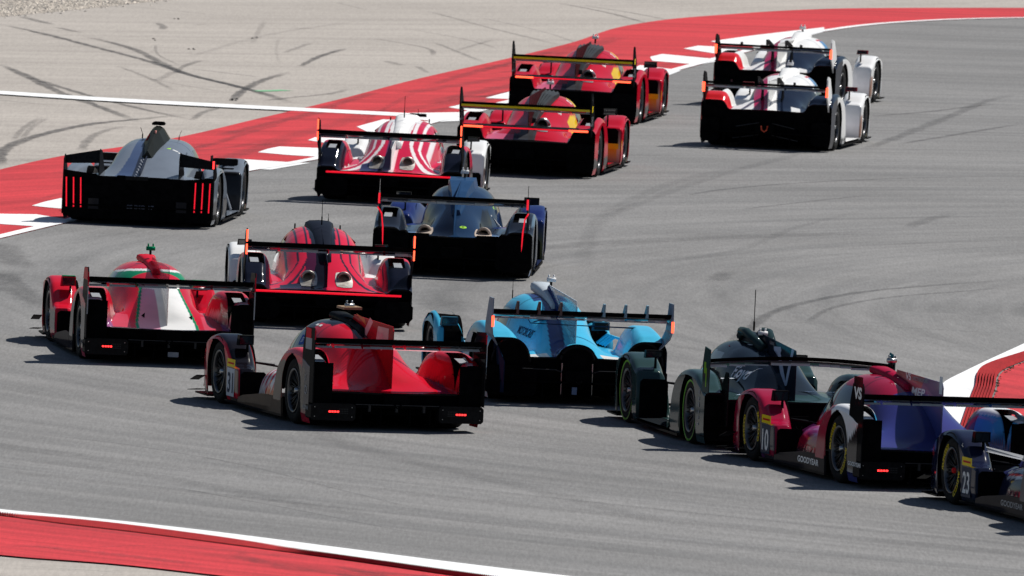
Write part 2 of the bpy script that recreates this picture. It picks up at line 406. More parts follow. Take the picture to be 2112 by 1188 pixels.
# white edge line: fixed width to the left of the track edge
E_ = resample(OUTER, 160)
T_ = np.gradient(E_, axis=0); T_ /= np.linalg.norm(T_, axis=1)[:, None]
Nn = np.c_[-T_[:, 1], T_[:, 0]]
el = MB().ribbon([(p[0] + n[0] * 0.0, p[1] + n[1] * 0.0, 0.012) for p, n in zip(E_, Nn)], [(p[0] + n[0] * 0.17, p[1] + n[1] * 0.17, 0.012) for p, n in zip(E_, Nn)]).build('edge_line', M_WHT, ko)
rs = np.random.RandomState(5)
for k, b in enumerate(WHITE_BLOCKS):
    c = np.mean(b, axis=0)
    poly_sheet('kerb_block', b, 0.008, M_WHT, ko)
band('runoff_line', LINE_A, LINE_B, 0.008, M_WHT, 60, ko)

ki = structure(band('near_kerb', K_RUMBLE_IN, K_RED_IN, 0.004, M_RED, 60), 'red painted kerb across the bottom left corner')
band('edge_line', K_WHITE_OUT, K_WHITE_IN, 0.006, M_WHT, 60, ki)
# rumble strip of small cross ribs between the white line and the red paint
A = resample(K_WHITE_IN, 700); B = resample(K_RUMBLE_IN, 700)
mb = MB()
va = [(p[0], p[1], 0.004 if i % 2 else 0.022) for i, p in enumerate(A)]
vb = [(p[0], p[1], 0.004 if i % 2 else 0.022) for i, p in enumerate(B)]
o = mb.ribbon(va, vb).build('rumble_strip', M_REDR, ki)
band('seam', [(p[0] + .1, p[1] - .0) for p in K_WHITE_OUT], [(p[0] + .1, p[1] - .035) for p in K_WHITE_OUT], 0.009, mat('line_crack', (0.25, 0.25, 0.25), 0.9), 60, ki)

kr = structure(band('apex_kerb', [(p[0] + .02, p[1]) for p in R_RIB_IN], [(p[0] + 6, p[1] + .5) for p in R_RIB_IN], 0.004, M_RED, 50), 'ribbed red kerb on the inside of the bend at right')
band('edge_line', R_WHITE_OUT, R_WHITE_IN, 0.008, M_WHT, 50, kr)
A = resample(R_WHITE_IN, 70); B = resample(R_RIB_IN, 70)
NR = 7
for k in range(NR):      # seven long sawtooth ribs, each its own piece
    t0, t1 = k / NR, (k + 1) / NR
    tm = t0 + (t1 - t0) * 0.25
    L0 = A + (B - A) * t0; Lm = A + (B - A) * tm; L1 = A + (B - A) * t1
    m_ = MB()
    m_.ribbon([(p[0], p[1], 0.006) for p in L0], [(p[0], p[1], 0.050) for p in Lm])
    m_.ribbon([(p[0], p[1], 0.050) for p in Lm], [(p[0], p[1], 0.008) for p in L1])
    m_.build('kerb_rib', M_REDR, kr)
rs = np.random.RandomState(8)
mb = MB()
R2 = resample(R_RIB_IN, 400)
for i in range(260):
    p = R2[rs.randint(60, 330)]
    w = 0.025 * (1 + 2.0 * math.exp(-((p[1] - 179.6) / 0.5) ** 2))
    x, y = p[0] + rs.normal(0, w), p[1] + rs.normal(0, 0.15)
    r = rs.uniform(0.006, 0.018)
    mb.add([(x - r, y - r, 0.006), (x + r, y - r * .6, 0.006), (x, y + r, 0.006), (x, y, 0.006 + r)], [(0, 1, 3), (1, 2, 3), (2, 0, 3)])
d = mb.build('debris', M_DIRT)
d['kind'] = 'stuff'; d['label'] = 'brown grit gathered along the ribbed inside kerb'

# gravel trap corner
gl = resample(GRAVEL, 60)
gp = [tuple(p) for p in gl] + [(-5, 330), (-60, 330), (-60, 200), (-14, 255)]
structure(poly_sheet('gravel_bed', gp, -0.008, M_GRAVEL), 'gravel trap in the far left corner')
mb = MB()
for i in range(9000):
    q = gl[rs.randint(0, 60)]
    dd = abs(rs.normal(0, 5.0))
    x, y = q[0] - dd * 0.35 + rs.normal(0, 0.15) - 0.1, q[1] + dd * 0.9 + rs.normal(0, .6)
    r = rs.uniform(0.015, 0.045)
    a = rs.uniform(0, 6.3)
    P_ = [(x + r * cos(a + k * 2.09), y + r * sin(a + k * 2.09), -0.008) for k in range(3)]
    mb.add(P_ + [(x, y, -0.008 + r * .55)], [(0, 1, 3), (1, 2, 3), (2, 0, 3)])
g = mb.build('gravel', mat('gravel_stones', (0.60, 0.54, 0.47), 0.9, vary=0.45, vscale=3.0))
g['kind'] = 'stuff'; g['label'] = 'loose tan gravel stones in the trap corner'

# tyre marks: rubber laid on the asphalt, as thin sheets with ragged, see-through edges
def mark_mat(dark):
    m = bpy.data.materials.new('tyre_mark_rubber')
    m.use_nodes = True
    nt = m.node_tree
    L = nt.links
    p = nt.nodes['Principled BSDF']
    p.inputs['Base Color'].default_value = (0.06, 0.06, 0.065, 1)
    p.inputs['Roughness'].default_value = 0.8
    p.inputs['Specular IOR Level'].default_value = 0.2
    uv = nt.nodes.new('ShaderNodeUVMap'); uv.uv_map = 'strip'
    sx = nt.nodes.new('ShaderNodeSeparateXYZ'); L.new(uv.outputs[0], sx.inputs[0])
    def math_(op, a, b=None, clamp=False):
        n = nt.nodes.new('ShaderNodeMath'); n.operation = op; n.use_clamp = clamp
        for i, q in enumerate((a, b)):
            if q is None: continue
            if isinstance(q, (int, float)): n.inputs[i].default_value = q
            else: L.new(q, n.inputs[i])
        return n.outputs[0]
    v = math_('SUBTRACT', math_('MULTIPLY', sx.outputs[1], 2.0), 1.0)
    edge = math_('SUBTRACT', 1.0, math_('POWER', math_('ABSOLUTE', v), 3.0), True)
    u = sx.outputs[0]
    fade = math_('MULTIPLY', math_('MULTIPLY', u, 9.0, True), math_('MULTIPLY', math_('SUBTRACT', 1.0, u), 5.0, True))
    geo = nt.nodes.new('ShaderNodeNewGeometry')
    mp = nt.nodes.new('ShaderNodeMapping'); mp.inputs['Scale'].default_value = (6, 1.2, 1)
    L.new(geo.outputs['Position'], mp.inputs[0])
    n = nt.nodes.new('ShaderNodeTexNoise'); n.inputs['Scale'].default_value = 1.0; n.inputs['Detail'].default_value = 6; n.inputs['Roughness'].default_value = 0.7
    L.new(mp.outputs[0], n.inputs['Vector'])
    nn = math_('MULTIPLY', math_('SUBTRACT', n.outputs[0], 0.12), 1.7, True)
    a = math_('MULTIPLY', math_('MULTIPLY', math_('MULTIPLY', edge, fade), nn), dark, True)
    L.new(a, p.inputs['Alpha'])
    return m
MM = {}
def add_mark(pts, w, dark, parent, z):
    n = max(8, int(len(pts) * 10))
    A = resample(pts, n)
    T = np.gradient(A, axis=0); T /= np.linalg.norm(T, axis=1)[:, None] + 1e-9
    Nv = np.c_[-T[:, 1], T[:, 0]]
    rr = np.random.RandomState(int(abs(pts[0][0] * 100)) % 1000)
    ww = w * 0.27 * (1 + 0.15 * rr.normal(size=n))
    key = round(dark, 2)
    if key not in MM:
        MM[key] = mark_mat(key)
    o = MB().ribbon([(*(A[i] + Nv[i] * ww[i]), z) for i in range(n)], [(*(A[i] - Nv[i] * ww[i]), z) for i in range(n)]).build('tyre_mark', MM[key], parent)
    uvl = o.data.uv_layers.new(name='strip')
    for poly_ in o.data.polygons:
        for li in poly_.loop_indices:
            vi = o.data.loops[li].vertex_index
            uvl.data[li].uv = ((vi % n) / (n - 1), 0.0 if vi < n else 1.0)
    return o
rs = np.random.RandomState(21)
for k in range(26):      # faint rubbered arcs that follow the racing line round the bend
    r_ = rs.uniform(33, 57)
    a0 = rs.uniform(2.2, 4.3); a1 = a0 + rs.uniform(.15, .5)
    dr = rs.uniform(-1.5, 1.5)
    pts = [(BEND[0] + (r_ + dr * t) * cos(a0 + (a1 - a0) * t), BEND[1] + (r_ + dr * t) * sin(a0 + (a1 - a0) * t)) for t in (0, .25, .5, .75, 1)]
    MARKS.append((pts, rs.uniform(.25, 1.6), rs.uniform(.08, .20)))
extra = []
for k in range(26):      # fine crossing marks on the run-off
    x0, y0 = rs.uniform(-9, 3), rs.uniform(235, 292)
    if x0 > -8.0 + (y0 - 215) * .125 - .5:
        continue
    dx, dy = rs.uniform(-1.5, 2.5), rs.uniform(-14, 4)
    extra.append(([(x0, y0), (x0 + dx * .5 + rs.normal(0, .12), y0 + dy * .5), (x0 + dx, y0 + dy)], rs.uniform(.10, .35), rs.uniform(.12, .35)))
MARKS[MARK_TRACK:MARK_TRACK] = extra
MARK_TRACK += len(extra)
for i, (pts, w, dk) in enumerate(MARKS):
    y0 = pts[0]
    on_track = i >= MARK_TRACK
    add_mark(pts, w, dk, track if on_track else ground, (0.002 + 0.0004 * (i % 8)) if on_track else (-0.0105 + 0.0003 * (i % 8)))
rs = np.random.RandomState(33)
OR = resample(OUTER, 60); RO = resample(OUTER_RED_OUT, 60)
for k in range(24):      # tyre scuffs over the red paint of the outside kerb
    i = rs.randint(2, 44); n_ = rs.randint(4, 14); f0 = rs.uniform(.15, .9); f1 = np.clip(f0 + rs.normal(0, .25), .12, .95)
    pts = [tuple(OR[i + int(n_ * t)] * (1 - (f0 + (f1 - f0) * t)) + RO[i + int(n_ * t)] * (f0 + (f1 - f0) * t)) for t in (0, .33, .66, 1)]
    add_mark(pts, rs.uniform(.15, .8), rs.uniform(.15, .38), ko, 0.0052 + .0001 * k)
KA = resample(K_RUMBLE_IN, 60); KB = resample(K_RED_IN, 60)
for k in range(12):
    i = rs.randint(0, 40); n_ = rs.randint(6, 18); f0 = rs.uniform(.05, .8); f1 = np.clip(f0 + rs.normal(0, .3), .05, .95)
    pts = [tuple(KA[i + int(n_ * t)] * (1 - (f0 + (f1 - f0) * t)) + KB[i + int(n_ * t)] * (f0 + (f1 - f0) * t)) for t in (0, .33, .66, 1)]
    add_mark(pts, rs.uniform(.2, .9), rs.uniform(.12, .32), ki, 0.0052 + .0001 * k)
add_mark([(GREEN[0][0], GREEN[0][1]), (GREEN[1][0], GREEN[1][1])], 0.4, 1.0, ground, -0.006).data.materials[0] = mat('green_scrape', (0.12, 0.42, 0.2), 0.8)
mb = MB()
for x, y in DEBRIS:
    for k in range(3):
        r = rs.uniform(0.012, 0.035)
        xx, yy = x + rs.normal(0, .05), y + rs.normal(0, .2)
        mb.add([(xx - r, yy - r, -0.01), (xx + r, yy - r, -0.01), (xx, yy + r, -0.01), (xx, yy, r * .25)], [(0, 1, 3), (1, 2, 3), (2, 0, 3)])
o = mb.build('rubber_crumbs', M['rubber'])
o['kind'] = 'stuff'; o['label'] = 'black rubber scraps on the pale run-off'

# ------------------------------------------------------------------ race car builder
def pchip(x, keys):
    """monotone cubic through (y, value) keys, evaluated at array x"""
    k = sorted(keys)
    X = np.array([a for a, b in k], float); Y = np.array([b for a, b in k], float)
    h = np.diff(X); d = np.diff(Y) / h
    m = np.zeros(len(X))
    for i in range(1, len(X) - 1):
        if d[i - 1] * d[i] > 0:
            w1 = 2 * h[i] + h[i - 1]; w2 = h[i] + 2 * h[i - 1]
            m[i] = (w1 + w2) / (w1 / d[i - 1] + w2 / d[i])
    x = np.clip(x, X[0], X[-1])
    i = np.clip(np.searchsorted(X, x, side='right') - 1, 0, len(h) - 1)
    t = (x - X[i]) / h[i]
    return ((2 * t**3 - 3 * t**2 + 1) * Y[i] + (t**3 - 2 * t**2 + t) * h[i] * m[i]
            + (-2 * t**3 + 3 * t**2) * Y[i + 1] + (t**3 - t**2) * h[i] * m[i + 1])

def smax(a, b, k=0.05):
    h = np.clip(k - np.abs(a - b), 0, None) / k
    return np.maximum(a, b) + h * h * k / 4

FLOOR = 0.09
def H(T, X, Y):
    """height of the bodywork above the road, car frame: x right, y forward"""
    s = np.abs(X)
    W2 = T['W'] / 2
    zc = pchip(Y, T['zc']); w = pchip(Y, T['w']); k = pchip(Y, T['k'])
    zd = pchip(Y, T['zd']); xd = pchip(Y, T['xd'])
    u = np.clip(s / w, 0, 1)
    dome = FLOOR + (zc - FLOOR) * (1 - u ** T.get('dp', 2.5)) ** (1 / T.get('dq', 2.0))
    bell = zd + (zc - zd) * np.exp(-(s / w) ** T.get('bp', 2.0))
    bell = np.where(s > T['W'] / 2 - 0.1, np.minimum(bell, zd), bell)
    C = (1 - k) * dome + k * bell
    C = np.where(s > xd, np.minimum(C, FLOOR + (C - FLOOR) * np.clip(1 - (s - xd) / 0.05, 0, 1)), C)
    D = FLOOR + (zd - FLOOR) * (1 - np.clip(s / xd, 0, 1) ** 9) ** 0.42
    z = smax(C, D, 0.06)
    for key in ('rf', 'ff'):
        zf = pchip(Y, T['z' + key]); xi = pchip(Y, T['x' + key])
        xc = (xi + W2) / 2; hw = (W2 - xi) / 2
        u = (s - xc) / hw
        pin, pout = T.get('pin', 2.6), 9.0
        vi = (1 - np.clip(-u, 0, 1) ** pin) ** (1 / 1.8)
        vo = (1 - (np.clip(u, 0, 1) * T.get('shoulder', 0.84)) ** pout) ** 0.4
        F = FLOOR + (zf - FLOOR) * np.where(u < 0, vi, vo)
        z = smax(z, F, 0.05)
    if 'extra' in T:
        z = T['extra'](X, Y, z)
    return z

LMP2 = dict(W=1.9, nose=2.45, tail=-2.2, fa=1.5, ra=-1.5, rr=0.355, rfr=0.345, arch=0.385,
    zc=[(2.45, .16), (2.2, .28), (1.7, .42), (1.2, .53), (.95, .62), (.65, .82), (.35, .98), (.1, 1.035), (-.2, 1.045), (-.6, 1.01), (-1.0, .93), (-1.4, .80), (-1.8, .60), (-2.05, .42), (-2.2, .345)],
    w=[(2.45, .30), (1.2, .36), (.7, .50), (0, .56), (-.5, .55), (-1.0, .48), (-1.4, .43), (-2.2, .42)],
    k=[(2.45, 0), (-.5, 0), (-1.7, 1), (-2.2, 1)], dp=2.9, dq=2.5,
    zd=[(2.45, FLOOR), (.75, FLOOR), (.6, .30), (.35, .47), (-.3, .52), (-.9, .53), (-1.5, .49), (-2.0, .43), (-2.2, .395)],
    xd=[(2.45, .3), (.8, .5), (.5, .74), (0, .85), (-.5, .89), (-.92, .91), (-1.06, .945), (-2.2, .945)],
    zrf=[(2.45, 0), (-.70, 0), (-.90, .56), (-1.05, .70), (-1.25, .79), (-1.5, .815), (-1.75, .805), (-2.0, .76), (-2.2, .71)],
    xrf=[(2.45, .7), (-.6, .72), (-1.0, .52), (-1.4, .50), (-1.8, .56), (-2.2, .69)], pin=3.4,
    zff=[(2.45, .12), (2.38, .32), (2.15, .58), (1.85, .715), (1.55, .755), (1.25, .70), (1.0, .55), (.85, .46), (.62, .43), (.595, 0), (-2.2, 0)],
    xff=[(2.45, .35), (2.2, .40), (1.5, .53), (1.0, .62), (.6, .72), (-2.2, .7)],
    vent=(-2.10, -1.66), wing=dict(z=.925, y=-2.17, span=.93, chord=.34), axle_gap=.03)

HYPER = dict(LMP2, W=2.0, nose=2.5, tail=-2.35, fa=1.55, ra=-1.55, rr=.355, rfr=.355,
    zc=[(2.5, .16), (2.2, .28), (1.7, .42), (1.2, .53), (1.0, .60), (.70, .82), (.42, 1.00), (.15, 1.07), (-.15, 1.08), (-.6, 1.04), (-1.0, .95), (-1.5, .78), (-1.9, .60), (-2.2, .47), (-2.35, .44)],
    w=[(2.5, .32), (1.2, .38), (.7, .50), (0, .56), (-.5, .56), (-1.0, .53), (-1.5, .49), (-2.35, .50)],
    zd=[(2.5, FLOOR), (.75, FLOOR), (.6, .30), (.35, .50), (-.3, .55), (-.9, .54), (-1.5, .50), (-2.0, .44), (-2.35, .42)],
    xd=[(2.5, .3), (.8, .52), (.5, .66), (0, .80), (-.5, .92), (-.95, .95), (-1.1, .995), (-2.35, .995)],
    zrf=[(2.5, 0), (-.62, 0), (-.80, .52), (-1.0, .71), (-1.25, .80), (-1.6, .815), (-1.9, .76), (-2.15, .62), (-2.35, .49)], dp=3.2, dq=2.6, bp=2.7, k=[(2.5, 0), (-.7, 0), (-2.0, 1), (-2.35, 1)],
    xrf=[(2.5, .7), (-.6, .75), (-1.0, .60), (-1.5, .60), (-2.35, .66)],
    zff=[(2.5, .12), (2.42, .32), (2.2, .58), (1.9, .72), (1.6, .765), (1.3, .72), (1.1, .64), (.95, .58), (.92, 0), (-2.35, 0)],
    xff=[(2.5, .35), (2.2, .42), (1.5, .56), (1.0, .62), (-2.35, .7)],
    vent=(-1.98, -1.58), wing=dict(z=.95, y=-2.42, span=.98, chord=.34))

def body_parts(T, root, paintfn, matl):
    """bodywork sheets split into named panels; returns a BVH of it all for laying decals on"""
    W2 = T['W'] / 2
    nx = 158; ny = int((T['nose'] - T['tail']) / 0.026)
    xs = np.linspace(-W2, W2, nx + 1)
    ys = np.linspace(T['nose'], T['tail'], ny + 1)
    Xg, Yg = np.meshgrid(xs, ys)
    Zg = H(T, Xg, Yg)
    P = np.stack([Xg, Yg, Zg], -1)
    V = [P.reshape(-1, 3)]
    idx = np.arange(P.shape[0] * P.shape[1]).reshape(P.shape[:2])
    F = [np.stack([idx[:-1, :-1], idx[1:, :-1], idx[1:, 1:], idx[:-1, 1:]], -1).reshape(-1, 4)]
    base = P.shape[0] * P.shape[1]
    side = [np.zeros(len(F[0]), int)]
    nz = 14
    for sg, col in ((-1, 0), (1, -1)):
        top = Zg[:, col]
        low = np.full(ny + 1, 0.055)
        for ya, rad, cz in ((T['fa'], T['arch'], T['rfr']), (T['ra'], T['arch'], T['rr'])):
            dy = np.abs(ys - ya)
            m_ = dy < rad
            low[m_] = np.maximum(low[m_], cz + np.sqrt(rad ** 2 - dy[m_] ** 2))
        low = np.minimum(low, top)
        t = np.linspace(0, 1, nz + 1)[None, :]
        Z = top[:, None] + (low - top)[:, None] * t
        bulge = 0.0
        Xs = np.full_like(Z, sg * W2)
        # slight tuck-in near the road
        Xs -= sg * 0.03 * np.clip((0.25 - Z) / 0.2, 0, 1) ** 2
        Q = np.stack([Xs, np.repeat(ys[:, None], nz + 1, 1), Z], -1)
        V.append(Q.reshape(-1, 3))
        id2 = np.arange(Q.shape[0] * Q.shape[1]).reshape(Q.shape[:2]) + base
        base += Q.shape[0] * Q.shape[1]
        f = np.stack([id2[:-1, :-1], id2[:-1, 1:], id2[1:, 1:], id2[1:, :-1]], -1)
        if sg > 0:
            f = f[..., ::-1]
        hgt = (top - low)
        keep = (np.minimum(hgt[:-1], hgt[1:]) > 0.012) & (np.maximum(top[:-1], top[1:]) > FLOOR + 0.05)
        f = f[np.repeat(keep[:, None], nz, 1)]
        F.append(f)
        side.append(np.full(len(f), 1))
    V = np.concatenate(V); F = np.concatenate(F); side = np.concatenate(side)
    # nose corners curve in, seen from above
    tp = 1 - .13 * np.clip((V[:, 1] - (T['fa'] + .33)) / .6, 0, 1) ** 1.6
    V[:, 0] *= tp
    c = V[F].mean(1)
    x, y, z = c.T
    s = np.abs(x)
    xrf = pchip(y, T['xrf']); zrf = pchip(y, T['zrf'])
    xff = pchip(y, T['xff'])
    lab = np.full(len(F), 'engine_cover', dtype=object)
    lab[(y > -0.45)] = 'canopy'
    lab[(y > 0.95)] = 'nose'
    w = pchip(y, T['w'])
    lab[(y > -0.95) & (y < 0.95) & (s > w - .02)] = 'side_pod'
    fend = np.where((y < -0.62) & (s > xrf + 0.02) & (z > 0.14))
    lab[fend] = 'rear_fender'
    lab[(y > .5) & (s > xff) & (z > FLOOR + .02)] = 'front_fender'
    lab[(z < FLOOR + .015) & (side == 0)] = 'floor'
    gl = T.get('glass', None)
    g = ((lab == 'canopy') | (lab == 'side_pod')) & (z > .60) & (y > .20) & (s < w)
    if gl is None:
        g |= (lab == 'canopy') & (s > .30) & (z > .62) & (z < .91) & (y > -.34) & (y < .15)
    lab[g] = 'windscreen'
    # vents cut in the rear fender tops
    if T.get('vent'):
        v0, v1 = T['vent']
        vm = (lab == 'rear_fender') & (side == 0) & (y > v0) & (y < v1) & (s > W2 - .27) & (s < W2 - .07)
        lab[vm] = 'hole'
    if 'holes' in T:
        lab[T['holes'](x, y, z, s) & (side == 0)] = 'hole'
    mats = {'windscreen': M['glass'], 'floor': M['black']}
    # vertices where two panels meet get a dark joint line
    code = {n_: i for i, n_ in enumerate(sorted(set(lab)))}
    lc = np.array([code[l] for l in lab])
    mn = np.full(len(V), 999); mxx = np.full(len(V), -1)
    for j in range(4):
        np.minimum.at(mn, F[:, j], lc); np.maximum.at(mxx, F[:, j], lc)
    seam = (mxx > mn)
    for name in sorted(set(lab)):
        if name == 'hole':
            continue
        groups = [(lab == name)]
        if name in ('rear_fender', 'front_fender', 'side_pod'):
            groups = [(lab == name) & (x < 0), (lab == name) & (x > 0)]
        for gsel in groups:
            f = F[gsel]
            if len(f) == 0:
                continue
            uq, inv = np.unique(f, return_inverse=True)
            vv = V[uq]
            ff = inv.reshape(f.shape)
            me = bpy.data.meshes.new(name)
            me.vertices.add(len(vv)); me.vertices.foreach_set('co', vv.astype(np.float32).ravel())
            me.loops.add(ff.size); me.loops.foreach_set('vertex_index', ff.astype(np.int32).ravel())
            me.polygons.add(len(ff))
            me.polygons.foreach_set('loop_start', np.arange(0, ff.size, 4, dtype=np.int32))
            me.polygons.foreach_set('use_smooth', np.ones(len(ff), bool))
            me.update(calc_edges=True)
            if name in mats:
                me.materials.append(mats[name])
            else:
                ca = me.color_attributes.new('livery', 'FLOAT_COLOR', 'POINT')
                col = paintfn(vv[:, 0], vv[:, 1], vv[:, 2], name)
                col[seam[uq]] *= .45
                rgba = np.c_[col, np.ones(len(vv))].astype(np.float32)
                ca.data.foreach_set('color', rgba.ravel())
                me.materials.append(matl)
            link(bpy.data.objects.new(name, me), root)
    return BVHTree.FromPolygons([tuple(v) for v in V[:]], [tuple(f) for f in F], all_triangles=False)

# ---- wheels (shared mesh data)
WHEELS = {}
def lathe(prof, n=40, close=True):
    """prof: (r, x) points; axis = x"""
    vs = []; fs = []
    for k in range(n):
        a = 2 * pi * k / n
        for r, x in prof:
            vs.append((x, r * cos(a), r * sin(a)))
    m = len(prof)
    for k in range(n):
        for i in range(m - 1):
            a0, a1 = k * m + i, k * m + i + 1
            b0, b1 = ((k + 1) % n) * m + i, ((k + 1) % n) * m + i + 1
            fs.append((a0, a1, b1, b0))
    return vs, fs
def wheel_meshes(R, wd_, rimr):
    key = (round(R, 3), wd_, rimr)
    if key in WHEELS:
        return WHEELS[key]
    h = wd_ / 2
    def mk(name, mb, m, smooth=True):
        o = mb.build(name, m, None, smooth)
        me = o.data
        bpy.data.objects.remove(o)
        return me
    ty = MB().add(*lathe([(rimr, -h + .01), (rimr + .015, -h), (R - .03, -h - .004), (R - .008, -h + .02), (R, -h + .05), (R, h - .05), (R - .008, h - .02), (R - .03, h + .004), (rimr + .015, h), (rimr, h - .01), (rimr, -h + .01)], 48))
    lip = MB().add(*lathe([(rimr, h - .004), (rimr + .002, h + .004), (rimr - .014, h + .004), (rimr - .022, h - .012), (rimr - .03, h - .06), (rimr - .03, -h + .02)], 48))
    sp = MB()
    for k in range(12):
        a = 2 * pi * k / 12
        for off in (-.10, .10):
            a2 = a + off
            p0 = (h - .07, .045 * cos(a), .045 * sin(a)); p1 = (h - .022, (rimr - .022) * cos(a2), (rimr - .022) * sin(a2))
            sp.tube([p0, p1], .011, 5, .008)
    sp.add(*lathe([(.001, h - .04), (.05, h - .045), (.06, h - .08), (.06, h - .2)], 20))
    disc = MB().add(*lathe([(.02, h - .13), (rimr - .05, h - .13), (rimr - .05, h - .17), (.02, h - .17)], 32))
    hub = MB().add(*lathe([(.001, h - .01), (.026, h - .012), (.032, h - .05), (.032, h - .09)], 14))
    WHEELS[key] = (mk('tyre', ty, M['rubber']), mk('rim', lip, M['rimlip']), mk('spokes', sp, M['rim']), mk('brake_disc', disc, M['carbon']), mk('wheel_nut', hub, M['metal']))
    return WHEELS[key]
def add_wheel(root, T, x, y, R, wd_, rimr, nut=None, ring=None, letter=None):
    e = bpy.data.objects.new('wheel', None)
    e.empty_display_size = .2
    e.location = (x, y, R)
    sg = 1 if x > 0 else -1
    e.rotation_euler = (random.uniform(0, 6.28), 0, 0) if sg > 0 else (random.uniform(0, 6.28), 0, pi)
    link(e, root)
    ms = wheel_meshes(R, wd_, rimr)
    for nm, me in zip(('tyre', 'rim', 'spokes', 'brake_disc', 'wheel_nut'), ms):
        if nm == 'wheel_nut' and nut:
            me = me.copy(); me.materials.clear(); me.materials.append(nut)
        link(bpy.data.objects.new(nm, me), e)
    h = wd_ / 2
    if ring:
        a = MB().add(*lathe([(R - .055, h + .001), (R - .045, h + .0055), (R - .03, h + .0055)], 48)).build('tyre_band', ring, e)
    if letter:
        txt, m = letter
        for half in (0, pi):
            n = len(txt)
            for i, ch in enumerate(txt):
                a = half + (i - n / 2) * .155
                r = (R + rimr) / 2 - .03
                rd = Vector((0, cos(a), sin(a)))
                tg = Vector((0, -sin(a), cos(a)))
                text(ch, .075, Vector((h + .006, 0, 0)) + rd * r, tg * 1, -rd * -1 if False else rd, m, e, name='tyre_lettering', center=True)

# ---- lettering
_font_cache = {}
def text_mesh(body, bold=0.0, shear=0.0, space=1.0):
    k = (body, bold, shear, space)
    if k not in _font_cache:
        cu = bpy.data.curves.new('lettering', 'FONT')
        cu.body = body; cu.size = 1.0; cu.offset = bold; cu.shear = shear; cu.space_character = space
        cu.resolution_u = 3
        o = bpy.data.objects.new('lettering', cu)
        me = bpy.data.meshes.new_from_object(o)
        co = np.zeros(len(me.vertices) * 3); me.vertices.foreach_get('co', co)
        co = co.reshape(-1, 3)
        fs = [tuple(p.vertices) for p in me.polygons]
        bpy.data.objects.remove(o); bpy.data.curves.remove(cu); bpy.data.meshes.remove(me)
        _font_cache[k] = (co, fs)
    return _font_cache[k]
def text(body, size, org, xd, yd, m, parent, name='lettering', bold=0.02, shear=0.0, center=False, project=None, width=None, space=1.0, back=.15):
    co, fs = text_mesh(body, bold, shear, space)
    if len(co) == 0:
        return None
    xd = Vector(xd).normalized(); yd = Vector(yd).normalized(); org = Vector(org)
    c = co.copy()
    if width:
        c[:, 0] *= width / max(1e-6, (c[:, 0].max() - c[:, 0].min())) / size
    if center:
        c[:, 0] -= (c[:, 0].max() + c[:, 0].min()) / 2
        c[:, 1] -= (c[:, 1].max() + c[:, 1].min()) / 2
    vs = [org + xd * (p[0] * size) + yd * (p[1] * size) for p in c]
    if project:
        bvh, d = project
        d = Vector(d).normalized()
        out = []
        for v in vs:
            hit = bvh.ray_cast(v - d * back, d, 2.0)
            out.append(hit[0] - d * 0.006 if hit[0] is not None else v)
        vs = out
    return mesh_obj(name, vs, fs, m, parent)
def patch(poly, org, xd, yd, m, parent, name='decal', project=None, n=1, back=.15):
    """flat or surface-hugging printed shape; poly in local 2D metres"""
    xd = Vector(xd).normalized(); yd = Vector(yd).normalized(); org = Vector(org)
    # fan of a subdivided outline so it can follow a curved panel
    pts = []
    for i in range(len(poly)):
        a = poly[i]; b = poly[(i + 1) % len(poly)]
        for k in range(n):
            pts.append((a[0] + (b[0] - a[0]) * k / n, a[1] + (b[1] - a[1]) * k / n))
    c = (sum(p[0] for p in pts) / len(pts), sum(p[1] for p in pts) / len(pts))
    allp = [c]; N_ = len(pts); rings = 1 if n == 1 else 4
    for r in range(1, rings + 1):
        allp += [(c[0] + (p[0] - c[0]) * r / rings, c[1] + (p[1] - c[1]) * r / rings) for p in pts]
    fs = [(0, 1 + i, 1 + (i + 1) % N_) for i in range(N_)]
    for r in range(1, rings):
        o0 = 1 + (r - 1) * N_; o1 = 1 + r * N_
        fs += [(o0 + i, o1 + i, o1 + (i + 1) % N_, o0 + (i + 1) % N_) for i in range(N_)]
    vs = [org + xd * p[0] + yd * p[1] for p in allp]
    if project:
        bvh, d = project
        d = Vector(d).normalized()
        out = []
        for v in vs:
            hit = bvh.ray_cast(v - d * back, d, 2.0)
            out.append(hit[0] - d * 0.004 if hit[0] is not None else v)
        vs = out
    return mesh_obj(name, vs, fs, m, parent)

def rect(w, h):
    return [(0, 0), (w, 0), (w, h), (0, h)]

